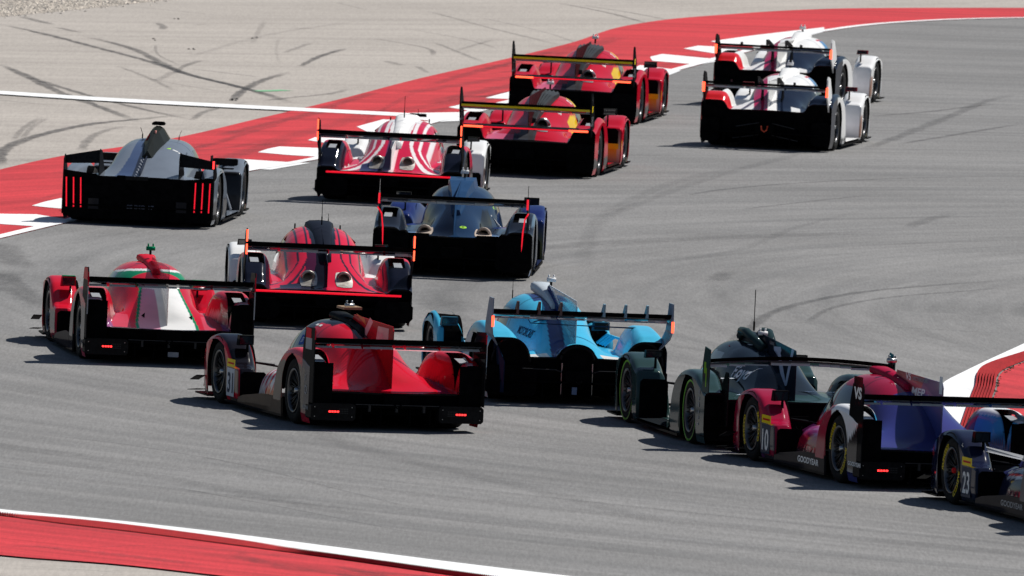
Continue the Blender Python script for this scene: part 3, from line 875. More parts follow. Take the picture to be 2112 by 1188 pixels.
# ---- shared assemblies
def airfoil(y, z, c, th=.12, camber=.06, ang=10, n=9):
    """closed (y,z) outline, leading edge forward (+y)"""
    top = []; bot = []
    ca, sa = cos(radians(ang)), sin(radians(ang))
    for i in range(n):
        t = (i / (n - 1)) ** 1.3
        thk = th * c * (1.48 * math.sqrt(t) - .63 * t - 1.76 * t * t + 1.42 * t**3 - .5 * t**4) * 1.6
        cam_ = -camber * c * 4 * t * (1 - t)
        for lst, sgn in ((top, 1), (bot, -1)):
            yy, zz = -t * c, cam_ + sgn * (thk + (.0015 if 0 < i else 0))
            lst.append((y + yy * ca - 0 * sa, z + zz - yy * sa * 1.0))
    return top + bot[::-1][:-1]
def wing(root, T, matl=None, flap=None, dz=0.0, curve=0.0):
    w = T['wing']
    z, y, sp, c = w['z'], w['y'], w['span'], w['chord']
    matl = M['wingcarbon']
    def span_mesh(prof_at, name, m, n=14):
        vs = []; fs = []
        for i in range(n + 1):
            x = -sp + 2 * sp * i / n
            pr = prof_at(x)
            vs += [(x, p[0], p[1]) for p in pr]
        k = len(prof_at(0))
        for i in range(n):
            for j in range(k):
                fs.append((i * k + j, i * k + (j + 1) % k, (i + 1) * k + (j + 1) % k, (i + 1) * k + j))
        fs.append(tuple(range(k))); fs.append(tuple(n * k + j for j in range(k))[::-1])
        return mesh_obj(name, vs, fs, m, root, smooth=True)
    bow = lambda x: curve * (1 - (x / sp) ** 2)
    a = span_mesh(lambda x: airfoil(y + c * .62, z - .050 + bow(x), c * .80, th=.11, ang=10), 'wing_main_plane', matl)
    b = span_mesh(lambda x: airfoil(y - c * .12, z - .006 + bow(x), c * .34, th=.09, ang=26), 'wing_flap', flap or M['black'])
    # broken pale strips added as a painted sun highlight under the flap
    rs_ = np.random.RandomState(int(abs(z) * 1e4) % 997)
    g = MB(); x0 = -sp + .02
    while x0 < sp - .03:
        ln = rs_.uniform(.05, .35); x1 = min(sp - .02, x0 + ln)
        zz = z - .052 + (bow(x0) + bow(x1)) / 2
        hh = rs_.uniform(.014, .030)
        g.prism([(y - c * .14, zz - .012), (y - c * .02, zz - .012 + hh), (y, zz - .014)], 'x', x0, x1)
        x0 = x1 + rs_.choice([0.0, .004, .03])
    g.build('wing_highlight_strip', paint('painted_highlight', (.80, .81, .83)), a)
    return a, b
def endplate(root, x, prof, m, t=.012, name='wing_endplate'):
    return MB().prism(prof, 'x', x - t / 2, x + t / 2).build(name, m, root)
def pylons(root, T, xs, m=None, y0=None, top=None):
    w = T['wing']
    for x in xs:
        zt = w['z'] + .07 if top is None else top
        yb = -1.75 if y0 is None else y0
        zb = float(H(T, np.array([x]), np.array([yb]))[0]) - .02
        y = w['y']
        prof = [(yb + .12, zb), (yb + .05, zt - .10), (y + .24, zt), (y + .06, zt), (y + .08, w['z'] - .02), (y + .16, w['z'] - .02), (y + .22, zt - .06), (yb - .05, zt - .18), (yb - .12, zb)]
        MB().prism(prof, 'x', x - .009, x + .009).build('wing_pylon', m or M['carbon'], root)
def box_part(root, name, m, x0, x1, y0, y1, z0, z1, bev=0.0):
    b = MB()
    if bev:
        q = [(x0 + bev, z0), (x1 - bev, z0), (x1, z0 + bev), (x1, z1 - bev), (x1 - bev, z1), (x0 + bev, z1), (x0, z1 - bev), (x0, z0 + bev)]
        b.prism(q, 'y', y0, y1)
    else:
        b.box(x0, x1, y0, y1, z0, z1)
    return b.build(name, m, root)
def mirrors(root, T, x=.70, y=1.05, z=.80, w=.17, h=.085, m=None, stalk=True):
    for sg in (-1, 1):
        e = MB().prism([(sg * x - w / 2, z - h / 2), (sg * x + w / 2, z - h / 2 + .01), (sg * x + w / 2, z + h / 2), (sg * x - w / 2 + .01, z + h / 2)], 'y', y - .02, y + .07).build('mirror', m or M['carbon'], root)
        patch(rect(w - .03, h - .025), (sg * x - w / 2 + .015, y - .0225, z - h / 2 + .015), (1, 0, 0), (0, 0, 1), M['glass'], e, 'mirror_glass')
        if stalk:
            zb = float(H(T, np.array([sg * (x - .02)]), np.array([y + .03]))[0])
            MB().prism([(y + .01, zb - .03), (y + .06, zb - .03), (y + .05, z - h / 2 + .01), (y + .02, z - h / 2 + .01)], 'x', sg * (x - .03) - .01, sg * (x - .03) + .01).build('stalk', M['carbon'], e)
def rear_end(root, T, crash=True, diffuser_h=.26):
    W2 = T['W'] / 2; t = T['tail']
    xs = np.linspace(-W2 + .01, W2 - .01, 61)
    top = H(T, xs, np.full(61, t)) - .006
    vs = [(x, t + .035, z) for x, z in zip(xs, top)] + [(x, t + .075, .16) for x in xs]
    mesh_obj('tail_shade_sheet', vs, [(i, i + 1, 62 + i, 61 + i) for i in range(60)], M['black'], root)  # black sheet in place of the shadowed hollow of the open tail
    # lip that gives the trailing edge thickness
    vs = [(x, t + .002, z + .004) for x, z in zip(xs, top)] + [(x, t + .002, z - .014) for x, z in zip(xs, top)]
    mesh_obj('trailing_edge', vs, [(i, i + 1, 62 + i, 61 + i) for i in range(60)], M['carbon'], root)
    # floor with rising diffuser roof and strakes
    b = MB().prism([(T['nose'] + .06, .05), (T['nose'] + .06, .065), (-1.3, .07), (-1.7, .14), (t - .08, diffuser_h), (t - .08, diffuser_h - .02), (-1.7, .115), (-1.3, .045)], 'x', -W2 + .10, W2 - .10)
    b.build('diffuser', M['black'], root)
    for x in (-.62, -.38, -.16, .16, .38, .62):
        MB().prism([(-1.5, .07), (-1.55, .09), (t - .06, diffuser_h - .03), (t - .06, .07)], 'x', x - .006, x + .006).build('diffuser_strake', M['black'], root)
    for sg in (-1, 1):   # floor edges and side sills
        box_part(root, 'sill', M['carbon'], min(sg * (W2 - .14), sg * W2), max(sg * (W2 - .14), sg * W2), -1.12, 1.12, .05, .075)
    b = MB().prism([(-W2 + .02, T['nose'] - .55), (W2 - .02, T['nose'] - .55), (W2 - .04, T['nose'] + .02), (.3, T['nose'] + .10), (-.3, T['nose'] + .10), (-W2 + .04, T['nose'] + .02)], 'z', .048, .066)
    b.build('front_splitter', M['carbon'], root)
    if crash:
        box_part(root, 'crash_structure', M['black'], -.14, .14, t - .10, t + .12, .26, .38, .02)
        MB().tube([(-.035, t - .11, .30), (-.03, t - .15, .26), (0, t - .16, .24), (.03, t - .15, .26), (.035, t - .11, .30)], .008, 6).build('tow_loop', M['black'], root)
    # wheel wells
    for sg in (-1, 1):
        for ya, cz, wdt in ((T['fa'], T['rfr'], .34), (T['ra'], T['rr'], .33)):
            r = T['arch']
            mb = MB()
            n = 16
            A_ = []; B_ = []
            for k in range(n + 1):
                a = pi * k / n
                yy = ya + r * cos(a); zz = cz + r * sin(a)
                A_.append((sg * (W2 - .004), yy, zz)); B_.append((sg * (W2 - wdt), yy, zz - .02))
            mb.ribbon(A_, B_)
            mb.add([(sg * (W2 - wdt), ya - r, .10), (sg * (W2 - wdt), ya + r, .10), (sg * (W2 - wdt), ya + r * .9, cz + r * .45), (sg * (W2 - wdt), ya - r * .9, cz + r * .45)], [(0, 1, 2, 3)])
            mb.build('wheel_well', M['black'], root)
def wheels(root, T, nut=None, ring=None, letter=None, wf=.30, wr=.31):
    W2 = T['W'] / 2
    for sg in (-1, 1):
        add_wheel(root, T, sg * (W2 - T['axle_gap'] - wf / 2), T['fa'], T['rfr'], wf, .235, nut, ring, letter)
        add_wheel(root, T, sg * (W2 - T['axle_gap'] - wr / 2), T['ra'], T['rr'], wr, .235, nut, ring, letter)
def suspension(root, T):
    for sg in (-1, 1):
        mb = MB()
        for z0, z1 in ((.20, .22), (.42, .46)):
            for dy in (-.25, .2):
                mb.tube([(sg * .25, T['fa'] + dy, z0), (sg * (T['W'] / 2 - .36), T['fa'], z1)], .011, 6)
        mb.build('suspension_arms', M['carbon'], root)
def fin(root, T, m, y0=-.45, y1=-2.05, z0=1.12, z1=1.09, base=None, t=.008, notch=.05, name='shark_fin', rim=None):
    ysn = np.linspace(y0, y1, 14)
    zb = H(T, np.zeros(14), ysn) - .01
    top = [(y1, z1 - notch), (y1 + .04, z1)] + [(y0 - .05, z0), (y0 + .05, z0 - .10)]
    prof = [(float(y), float(z)) for y, z in zip(ysn, zb)] + top
    o = MB().prism(prof, 'x', -t / 2, t / 2).build(name, m, root)
    if rim:
        MB().tube([(0, p[0], p[1]) for p in [prof[13]] + top], .006, 6).build('fin_edge', rim, o)
    return o
def intake(root, y0, y1, z0, z1, w0, h0, m, inner=True, w1=None):
    """roof air scoop: rounded mouth at y0 facing forward, fading into the spine at y1"""
    w1 = w1 or w0 * .45
    n = 14; R = 12
    vs = []; fs = []
    for i in range(n + 1):
        t = i / n
        y = y0 + (y1 - y0) * t
        w = w0 + (w1 - w0) * t ** .8
        zt = z0 + (z1 - z0) * (t ** 1.6)
        hh = h0 * (1 + .8 * t)
        for k in range(R):
            a = 2 * pi * k / R
            ca, sa = cos(a), sin(a)
            vs.append((w / 2 * math.copysign(abs(ca) ** .6, ca), y, zt - hh / 2 + hh / 2 * math.copysign(abs(sa) ** .6, sa)))
    for i in range(n):
        for k in range(R):
            fs.append((i * R + k, (i + 1) * R + k, (i + 1) * R + (k + 1) % R, i * R + (k + 1) % R))
    fs.append(tuple(n * R + k for k in range(R))[::-1])
    o = mesh_obj('roof_intake', vs, fs, m, root, smooth=True)
    mesh_obj('intake_mouth', [(v[0] * .9, y0 - .05, v[2]) for v in vs[:R]], [tuple(range(R))], M['black'], o)
    return o
def camera_pod(root, x, y, z, m, h=.08):
    e = MB().tube([(x, y, z), (x, y, z + h)], .014, 8).build('camera_pod', M['carbon'], root)
    b = MB().tube([(x - .05, y - .01, z + h), (x + .05, y - .01, z + h)], .024, 10)
    b.tube([(x - .028, y, z + h + .01), (x - .028, y, z + h + .055)], .010, 6)
    b.tube([(x + .028, y, z + h + .01), (x + .028, y, z + h + .055)], .010, 6)
    b.build('camera_head', m, e, True)
def antenna(root, x, y, z, h, r=.004, lean=0.0, m=None):
    b = MB().tube([(x, y, z - .02), (x, y, z + .08)], r * 2.2, 6)
    b.tube([(x, y, z + .08), (x + lean, y, z + h)], r, 5)
    b.build('antenna', m or M['black'], root)
def led_bar(root, p0, p1, r=.012, m=None, name='light_bar'):
    return MB().tube([p0, p1], r, 8).build(name, m or M['led'], root)
def led_poly(root, pts, r=.012, m=None, name='light_bar'):
    return MB().tube(pts, r, 8).build(name, m or M['led'], root)
def exhaust(root, T, x, y, r=.07, m=None, dz=0.0, ang=28, ln=.16):
    z = float(H(T, np.array([x]), np.array([y]))[0]) + dz
    a = radians(ang)
    d = Vector((0, -cos(a), sin(a) * .35))
    p = Vector((x, y, z))
    n = 18
    ax = Vector((1, 0, 0)); up = Vector((0, sin(a), cos(a)))
    vs = []
    for ring_, (rr, off) in enumerate(((r * 1.35, .10), (r * 1.1, -.02), (r * .85, -.03), (r * .8, .12))):
        for k in range(n):
            t = 2 * pi * k / n
            vs.append(p - d * off + ax * rr * cos(t) + Vector((0, -.45, 1)).normalized() * rr * sin(t) * (1.15))
    fs = []
    for i in range(3):
        for k in range(n):
            fs.append((i * n + k, i * n + (k + 1) % n, (i + 1) * n + (k + 1) % n, (i + 1) * n + k))
    o = mesh_obj('exhaust_surround', vs, fs, m or M['steel'], root, True)
    gx = []; gf = []; K = 9
    for i in range(K):
        for j in range(K):
            a_, b_ = -1 + 2 * i / (K - 1), -1 + 2 * j / (K - 1)
            q = max(abs(a_), abs(b_)) / max(1e-6, hypot(a_, b_)) if (a_ or b_) else 1
            q = .5 + .5 * q
            px_, py_ = x + a_ * q * r * 1.45, y - .05 + b_ * q * r * 2.6
            gx.append((px_, py_, float(H(T, np.array([px_]), np.array([max(py_, T['tail'] + .01)]))[0]) + .006))
    for i in range(K - 1):
        for j in range(K - 1):
            gf.append((i * K + j, (i + 1) * K + j, (i + 1) * K + j + 1, i * K + j + 1))
    mesh_obj('heat_shield', gx, gf, m or M['steel'], o, True)
    mesh_obj('exhaust_opening', [v for v in vs[3 * n:]], [tuple(range(n))], M['black'], o)
    return o
def bumper_lamps(root, T):
    W2 = T['W'] / 2; t = T['tail']
    box_part(root, 'diffuser_lip', paint('dark_metal', (.04, .04, .042)), -.46, .46, t - .115, t - .10, .272, .280)
    for x in (-.30, 0, .30):
        box_part(root, 'rear_bracket', paint('dark_metal', (.04, .04, .042)), x - .012, x + .012, t - .10, t - .06, .20, .272)
    for sg in (-1, 1):
        x0, x1 = sorted((sg * .46, sg * (W2 + .0)))
        o = box_part(root, 'rear_bumper', M['carbon'], x0, x1, t - .12, t + .10, .10, .28, .025)
        lx = sg * .70
        for k in range(4):
            box_part(o, 'rain_light', M['lamp'], lx - .055 + k * .03, lx - .033 + k * .03, t - .126, t - .12, .185, .203)
        for (bx, bz) in ((x0 + .04, .24), (x1 - .04, .24), (x0 + .04, .14), (x1 - .04, .14)):
            box_part(o, 'bolt', M['metal'], bx - .004, bx + .004, t - .123, t - .12, bz - .004, bz + .004)
        g = MB()
        gx = sg * .70 + (.10 if sg < 0 else -.10) - .045
        for i in range(6):
            for j in range(3):
                g.box(gx + i * .018, gx + i * .018 + .012, t - .123, t - .12, .17 + j * .022, .184 + j * .022)
        g.build('lamp_grid', paint('dim_grid', (.035, .035, .035)), o)
def vents_inner(root, T, m=None):
    """what shows inside the openings cut in the rear fenders"""
    W2 = T['W'] / 2
    if not T.get('vent'):
        return
    v0, v1 = T['vent']
    for sg in (-1, 1):
        x0, x1 = sorted((sg * (W2 - .265), sg * (W2 - .075)))
        MB().box(x0 - .01, x1 + .01, v0 - .01, v1 + .05, .60, .605).build('vent_floor', M['black'], root)
        y = v0 + .06
        z = float(H(T, np.array([sg * (W2 - .17)]), np.array([y]))[0])
        xa, xb = sorted((sg * (W2 - .20), sg * (W2 - .10)))
        MB().prism([(y, z - .035), (y, z - .03), (y + .24, z + .01), (y + .24, z + .005)], 'x', xa, xb).build('louvre_and_lit_plate', m or M['grey'], root)  # grey by default: stands in for sunlight on the tyre inside the vent
def car_root(label, x, y, yaw, lean=0.0):
    e = bpy.data.objects.new('race_car', None)
    e.location = (x, y, 0)
    e.rotation_euler = (0, 0, -radians(yaw))
    e['label'] = label
    e['category'] = 'race car'
    e['group'] = 'closed-cockpit prototype race cars on the track'
    link(e)
    return e
def zat(T, x, y):
    return float(H(T, np.array([float(x)]), np.array([float(y)]))[0])

# paint helpers: arrays in, colours out
def base_col(n, c):
    return np.tile(np.array(c, float), (n, 1))
def put(col, mask, c):
    col[mask] = c
RED = (0.55, 0.008, 0.026); CRIM = (0.42, 0.010, 0.045); NAVY = (0.008, 0.012, 0.035); BLK = (0.010, 0.010, 0.012)
def wash(col, x, y, z):
    return col

# ------------------------------------------------------------------ the cars
def lmp2(label, x, y, yaw, paintfn_, fin_m, T=None, intake_m=None, pod_m=None, end_m=None, nut=None, letter=None, number=None, num_m=None, num_t=None, wing_m=None, mirror_m=None, board_m=None):
    T = T or LMP2
    def paintfn(x, y, z, part):
        c = paintfn_(x, y, z, part)
        return c
    r = car_root(label, x, y, yaw)
    bvh = body_parts(T, r, paintfn, M['paint'])
    rear_end(r, T)
    wheels(r, T, nut=nut, letter=letter, wf=.30, wr=.31)
    suspension(r, T)
    vents_inner(r, T)
    wing(r, T, wing_m or M['carbon'])
    for sg in (-1, 1):
        prof = [(-2.34, .28), (-2.34, 1.02), (-2.30, 1.075), (-1.98, 1.06), (-1.90, .86), (-1.88, .60), (-1.88, .28)]
        endplate(r, sg * .942, prof, end_m or M['carbon'])
        # outer face of the open rear fender behind the wheel
        x0, x1 = sorted((sg * .70, sg * .935))
        box_part(r, 'fender_end_panel', M['black'], x0, x1, -2.235, -2.205, .26, .70)
    bumper_lamps(r, T)
    for sg in (-1, 1):
        x0, x1 = sorted((sg * .64, sg * .925))
        box_part(r, 'fender_opening', M['black'], x0, x1, .575, .60, .07, .405, .03)
    fin(r, T, fin_m)
    intake(r, .12, -.95, 1.115, 1.00, .22, .085, intake_m or M['carbon'])
    camera_pod(r, 0, -.28, 1.13, pod_m or M['metal'], .07)
    mirrors(r, T, x=.76, z=.715, h=.11, m=mirror_m)
    if number:
        # number board on the side behind the front wheel
        nb = patch(rect(.30, .30), (-.9515, 1.06, .12), (0, -1, 0), (0, 0, 1), num_m or paint('number_board', (.03, .04, .07), .4), r, 'number_board')
        text(number, .30, (-.9545, .91, .265), (0, -1, 0), (0, 0, 1), num_t or M['white'], nb, center=True, bold=.02, width=.22)
        rb = patch(rect(.32, .085), (-.9515, 1.07, .435), (0, -1, 0), (0, 0, 1), M['yellow'], r, 'series_decal')
        box = patch(rect(.24, .02), (-.9530, 1.03, .465), (0, -1, 0), (0, 0, 1), paint('red_print', (.5, .02, .02)), rb, 'series_decal')
    for sg in (-1, 1):   # low side board between the wheels
        x0, x1 = sorted((sg * .925, sg * .949))
        MB().prism([(.60, .05), (.60, .13), (.40, .17), (-.35, .24), (-1.12, .25), (-1.14, .05)], 'x', x0, x1).build('side_board', board_m or paint('dark_side_board', (.022, .019, .022)), r)
    # dive planes on the nose corner
    for sg in (-1, 1):
        x0, x1 = sorted((sg * .93, sg * 1.03))
        MB().prism([(2.28, .20), (2.28, .205), (2.02, .27), (2.02, .262)], 'x', x0, x1).build('dive_plane', M['carbon'], r)
        MB().prism([(2.36, .085), (2.36, .092), (1.98, .125), (1.98, .115)], 'x', x0, x1 + (.0)).build('dive_plane', M['carbon'], r)
    return r, bvh, T

def fender_openings(r, y, ztop, x0=.66, x1=.965):
    for sg in (-1, 1):
        a, b = sorted((sg * x0, sg * x1))
        box_part(r, 'fender_opening', M['black'], a, b, y - .008, y + .01, .08, ztop, .03)

# -- red, white and green car at left
GREEN_C = (0.0, 0.22, 0.09)
def p_prema(x, y, z, part):
    s = np.abs(x); n = len(x)
    c = base_col(n, RED)
    if part == 'engine_cover':
        wdt = .15 + .17 * np.clip((.95 - z) / .5, 0, 1)
        put(c, (s < wdt + .03) & (z < .86), GREEN_C)
        put(c, (s < wdt) & (z < .86), WHITE)
        put(c, (x < -.08) & (s < wdt) & (z < .8), (.62, .30, .42))  # left of the fin the white band is painted lilac-pink as shade
        put(c, (z < .53) & (s > .42), (.60, .06, .10))
        put(c, (z < .53) & (s > .62) & (s < .80), (.30, .10, .26))
    if part in ('canopy', 'engine_cover'):
        zz = z + .10 * (y + .4)
        m = (y < .1) & (y > -.85) & (z > .6)
        put(c, m & (np.abs(zz - .875) < .085), WHITE)
        put(c, m & (np.abs(zz - .875) < .058), GREEN_C)
    if part == 'rear_fender':
        inner = (s < .80) & (z < .60) & (y < -1.5)
        put(c, inner, (.70, .45, .45))
        put(c, (s > .945) & (z < .62), (.05, .045, .05))
    if part == 'side_pod':
        put(c, (z < .34), (.05, .045, .05))
        put(c, (z > .34) & (z < .48) & (y < .4), (.7, .68, .68))
    if part in ('front_fender',):
        put(c, (s > .945) & (z < .40), (.05, .045, .05))
    return c
M['redgloss'] = paint('red_gloss', RED)
M['greengloss'] = paint('green_gloss', GREEN_C)
r, bvh, T = lmp2('red, white and green race car with a green camera pod, leftmost of all', -4.15, 175.74, -8.5, p_prema, M['tint'], intake_m=M['redgloss'], pod_m=M['greengloss'], mirror_m=M['redgloss'])
for sg in (-1, 1):
    e = MB().prism([(-2.33, .93), (-2.33, 1.02), (-2.295, 1.068), (-1.99, 1.055), (-1.92, .93)], 'x', sg * .951 - .001, sg * .951 + .001).build('endplate_tip', M['redgloss'], r)
    MB().box(sg * .942 - .0065, sg * .942 + .0065, -2.344, -2.34, .86, 1.02).build('endplate_edge', M['redgloss'], r)
    MB().box(sg * .942 - .0065, sg * .942 + .0065, -2.344, -2.34, .55, .86).build('endplate_edge', M['grey'], r)
    x0, x1 = sorted((sg * .62, sg * .78))
    box_part(r, 'mirror_cap', M['greengloss'], x0 + .05 * sg, x1 + .06 * sg, 1.04, 1.12, .772, .784)
for sg in (-1, 1):
    patch([(0, 0), (.045, .05), (.03, -.05)], (sg * .27, -2, .60), (1, 0, 0), (0, 0, 1), M['black'], r, 'cooling_slot', project=(bvh, (0, .9, -.45)))
MB().box(-.01, .11, -2.33, -2.32, .10, .155).build('tow_plate', M['grey'], r)

# -- all-red car, number 31
def p_31(x, y, z, part):
    s = np.abs(x); n = len(x)
    c = base_col(n, RED)
    if part == 'canopy':
        c = base_col(n, (.012, .012, .02))
        put(c, (y < -.14) & (s > .15) & (z < 1.0), RED)
        put(c, (y < .45) & (s > .36) & (z < .64), RED)
    if part == 'engine_cover':
        put(c, (s < .12) & (y > -1.1), (.015, .012, .02))
        put(c, (z < .52) & (s > .50) & (s < .62) & (x > 0), (.22, .02, .07))
    if part == 'front_fender':
        put(c, (s > .60) & (y < 2.1) & (y > .5) & (s < .93), (.006, .005, .008))
        put(c, (s <= .66) & (y < 1.5), RED)
        put(c, (s > .945) & (z < .5), (.12, .085, .06))
        put(c, (s > .945) & (z >= .5), RED)
    if part == 'side_pod':
        xd = pchip(y, LMP2['xd'])
        put(c, (s > .72 * xd), (.70, .66, .68))
        st = np.mod(y * 5.0 + s * 2, 1.0)
        put(c, (s > .80 * xd) & (s < .975 * xd) & (st < .42), (.5, .02, .07))
        put(c, s > .992 * xd, (.09, .065, .05))
        put(c, (z < .30) & (z > .13) & (y < -.15) & (y > -.8), (.5, .02, .02))
    if part == 'rear_fender':
        put(c, (s > .945) & (z < .66), (.10, .075, .055))
        put(c, (s > .945) & (z < .66) & (y < -2.0), (.02, .02, .03))
        put(c, (s > .78) & (y < -1.9) & (z > .62) & (x < 0), (.02, .02, .05))
    return c
M['fin31'] = paint('red_fin', (.42, .012, .02), .3)
r, bvh, T = lmp2('bright red race car numbered 31, with a red shark fin, in the foreground', -1.81, 166.0, -16.5, p_31, M['fin31'], board_m=paint('bronze_side_board', (.075, .055, .042)), number='31', num_m=paint('white_board', (.50, .54, .60)), num_t=paint('navy_print', (.012, .03, .07)), end_m=M['carbon'], wing_m=M['carbon'])
for sg in (-1, 1):
    MB().box(sg * .942 - .0065, sg * .942 + .0065, -2.344, -2.34, .95, 1.05).build('endplate_edge', M['redgloss'], r)
patch([(0, 0), (.20, 0), (.20, .10), (0, .11)], (-.9495, -2.0, .955), (0, -1, 0), (0, 0, 1), M['redgloss'], r)
patch([(0, 0), (.24, 0), (.24, .12), (0, .12)], (-.9495, -2.0, .835), (0, -1, 0), (0, 0, 1), M['grey'], r)
f = patch([(-.0, 0), (.30, -.03), (.36, -.10), (-.04, .0)], (-.0055, -.62, 1.135), (0, -1, 0), (0, 0, 1), paint('orange_print', (.6, .16, .05)), r)
patch([(0, 0), (.28, .20), (.40, .16), (.10, -.05)], (-.0055, -.85, .93), (0, -1, 0), (0, 0, 1), paint('pink_print', (.75, .35, .38)), r)
patch([(0, 0), (.42, .0), (.40, -.22), (-.05, -.14)], (-.0055, -1.45, 1.06), (0, -1, 0), (0, 0, 1), paint('pale_print', (.7, .45, .42)), r)
text('90', .26, (-.0065, -1.42, .82), (0, -1, 0), (0, 0, 1), paint('pink_print', (.75, .35, .38)), r, bold=.03)
text('TOYO', .12, (-.45, -1.15, .80), (0, -1, 0), (0, 0, 1), paint('pink_print', (.75, .35, .38)), r, project=(bvh, (1, 0, 0)))
for yy in (-.10, -.22):
    patch([(0, 0), (.08, .0), (.08, .045), (0, .045)], (-.3, yy, .955), (0, -1, 0), (0, 0, 1), M['white'], r, project=(bvh, (.7, 0, -.7)))
patch([(0, 0), (.34, .0), (.22, -.09), (.03, -.11)], (-.4, .02, .86), (0, -1, 0), (0, 0, 1), paint('blue_print', (.02, .07, .32)), r, project=(bvh, (1, 0, 0)), n=5)
text('51', .075, (-.4, -.05, .785), (0, -1, 0), (0, 0, 1), M['white'], r, project=(bvh, (1, 0, 0)))
for k, t_ in enumerate(('GOODYEAR',)):
    text(t_, .055, (-.9525, -1.98, .20), (0, -1, .0), (0, 0, 1), M['grey'], r, width=.22)
text('O', .13, (-.9525, -2.03, .36), (0, -1, 0), (0, 0, 1), M['grey'], r)
text('//', .09, (-.9525, -2.03, .50), (0, -1, 0), (0, 0, 1), M['grey'], r)
MB().prism([(-.10, 1.165), (.10, 1.165), (.10, 1.195), (-.10, 1.19)], 'y', -.44, -.14).build('camera_base', paint('tan_panel', (.30, .20, .13)), r)

# -- crimson and violet car, number 10
VIO = (.036, .040, .18)
def p_10(x, y, z, part):
    s = np.abs(x); n = len(x)
    c = base_col(n, (.30, .006, .036))
    if part == 'engine_cover':
        put(c, (z < .95) & (y < -1.0), VIO)
        put(c, (y < -.85) & (z < .84), VIO)
        put(c, (s > .5) & (z < .52) & (x > 0), (.30, .27, .40))
    if part == 'rear_fender':
        put(c, (y < -1.35), (.78, .78, .80))
        inn = s < pchip(y, LMP2['xrf']) + .09
        put(c, inn & (y < -1.45), (.05, .34, .62))
        put(c, inn & (y > -1.45), (.14, .02, .12))
        put(c, (s > .945) & (y < -1.3) & (z > .62), (.78, .78, .80))
        put(c, (s > .945) & (z < .52 - (y + 2.0) * .55) & (y < -1.5), (.012, .011, .014))
    if part == 'side_pod':
        xd = pchip(y, LMP2['xd'])
        put(c, (s > .80 * xd), (.30, .05, .20))
        put(c, (s > .93 * xd), (.30, .006, .03))
        put(c, (s > .985 * xd), (.035, .028, .035))
    if part == 'front_fender':
        put(c, (s > .945) & (z < .46) & (y < 1.2), (.03, .035, .05))
    if part == 'nose':
        c = base_col(n, (.10, .015, .10))
    return c
def fin10():
    m = mat('crimson_violet_fin', (.2, .01, .04), .32, coat=.8)
    nt = m.node_tree; L = nt.links
    p = nt.nodes['Principled BSDF']
    tc = nt.nodes.new('ShaderNodeTexCoord'); sp = nt.nodes.new('ShaderNodeSeparateXYZ'); L.new(tc.outputs['Object'], sp.inputs[0])
    a = nt.nodes.new('ShaderNodeMath'); a.operation = 'MULTIPLY_ADD'; a.inputs[1].default_value = .9
    L.new(sp.outputs[2], a.inputs[0]); L.new(sp.outputs[1], a.inputs[2])
    cr = nt.nodes.new('ShaderNodeValToRGB')
    e = cr.color_ramp.elements
    cr.color_ramp.interpolation = 'LINEAR'
    mr = nt.nodes.new('ShaderNodeMapRange'); mr.inputs[1].default_value = -1.2; mr.inputs[2].default_value = .4
    L.new(a.outputs[0], mr.inputs[0]); L.new(mr.outputs[0], cr.inputs[0])
    e[0].position = 0; e[0].color = (*VIO, 1)
    e[1].position = 1; e[1].color = (.16, .01, .03, 1)
    x1 = e.new(.46); x1.color = (*VIO, 1)
    x2 = e.new(.49); x2.color = (.30, .04, .05, 1)
    x3 = e.new(.62); x3.color = (.20, .012, .03, 1)
    L.new(cr.outputs[0], p.inputs['Base Color'])
    return m
M['fin10'] = fin10()
r, bvh, T = lmp2('crimson and violet race car with the number 10, driving ahead of the navy car', 3.875, 160.45, -16.5, p_10, M['fin10'], T=dict(LMP2, w=[(2.45, .30), (1.2, .36), (.7, .50), (0, .54), (-.5, .52), (-1.0, .50), (-1.4, .48), (-2.2, .46)]), intake_m=paint('crimson_gloss', (.30, .006, .035)), number='10', letter=('GOODYEAR', M['yellow']))
ep = M['white']
patch(rect(.30, .34), (-.9495, -2.01, .80), (0, -1, 0), (0, 0, 1), M['blackprint'], r)
text('VS', .16, (-.9515, -2.16, .97), (0, -1, 0), (0, 0, 1), M['white'], r, center=True, bold=.04, width=.26)
text('VS', .10, (-.0065, -.80, 1.045), (0, -1, 0), (0, 0, 1), M['white'], r, bold=.03, width=.19)
text('VECTORSPORT', .055, (-.0065, -1.03, 1.05), (0, -1, 0), (0, 0, 1), M['grey'], r, width=.54, bold=.03)
text('MEP', .115, (-.0065, -1.00, .90), (0, -1, 0), (0, 0, 1), M['white'], r, bold=.03, shear=.2, width=.46)
text('7~ 4', .12, (-.0065, -1.55, .86), (0, -1, 0), (0, 0, 1), M['grey'], r, bold=-.01)
text('GOODYEAR', .085, (-.951, -.22, .13), (0, -1, 0), (0, 0, 1), M['white'], r, bold=.03, width=.72)
text('GOODYEAR', .06, (-.9525, -1.93, .22), (0, -1, 0), (0, 0, 1), M['white'], r, bold=.03, width=.44)
patch(rect(.10, .18), (-.0055, -1.93, .97), (0, -1, 0), (0, 0, 1), M['white'], r)

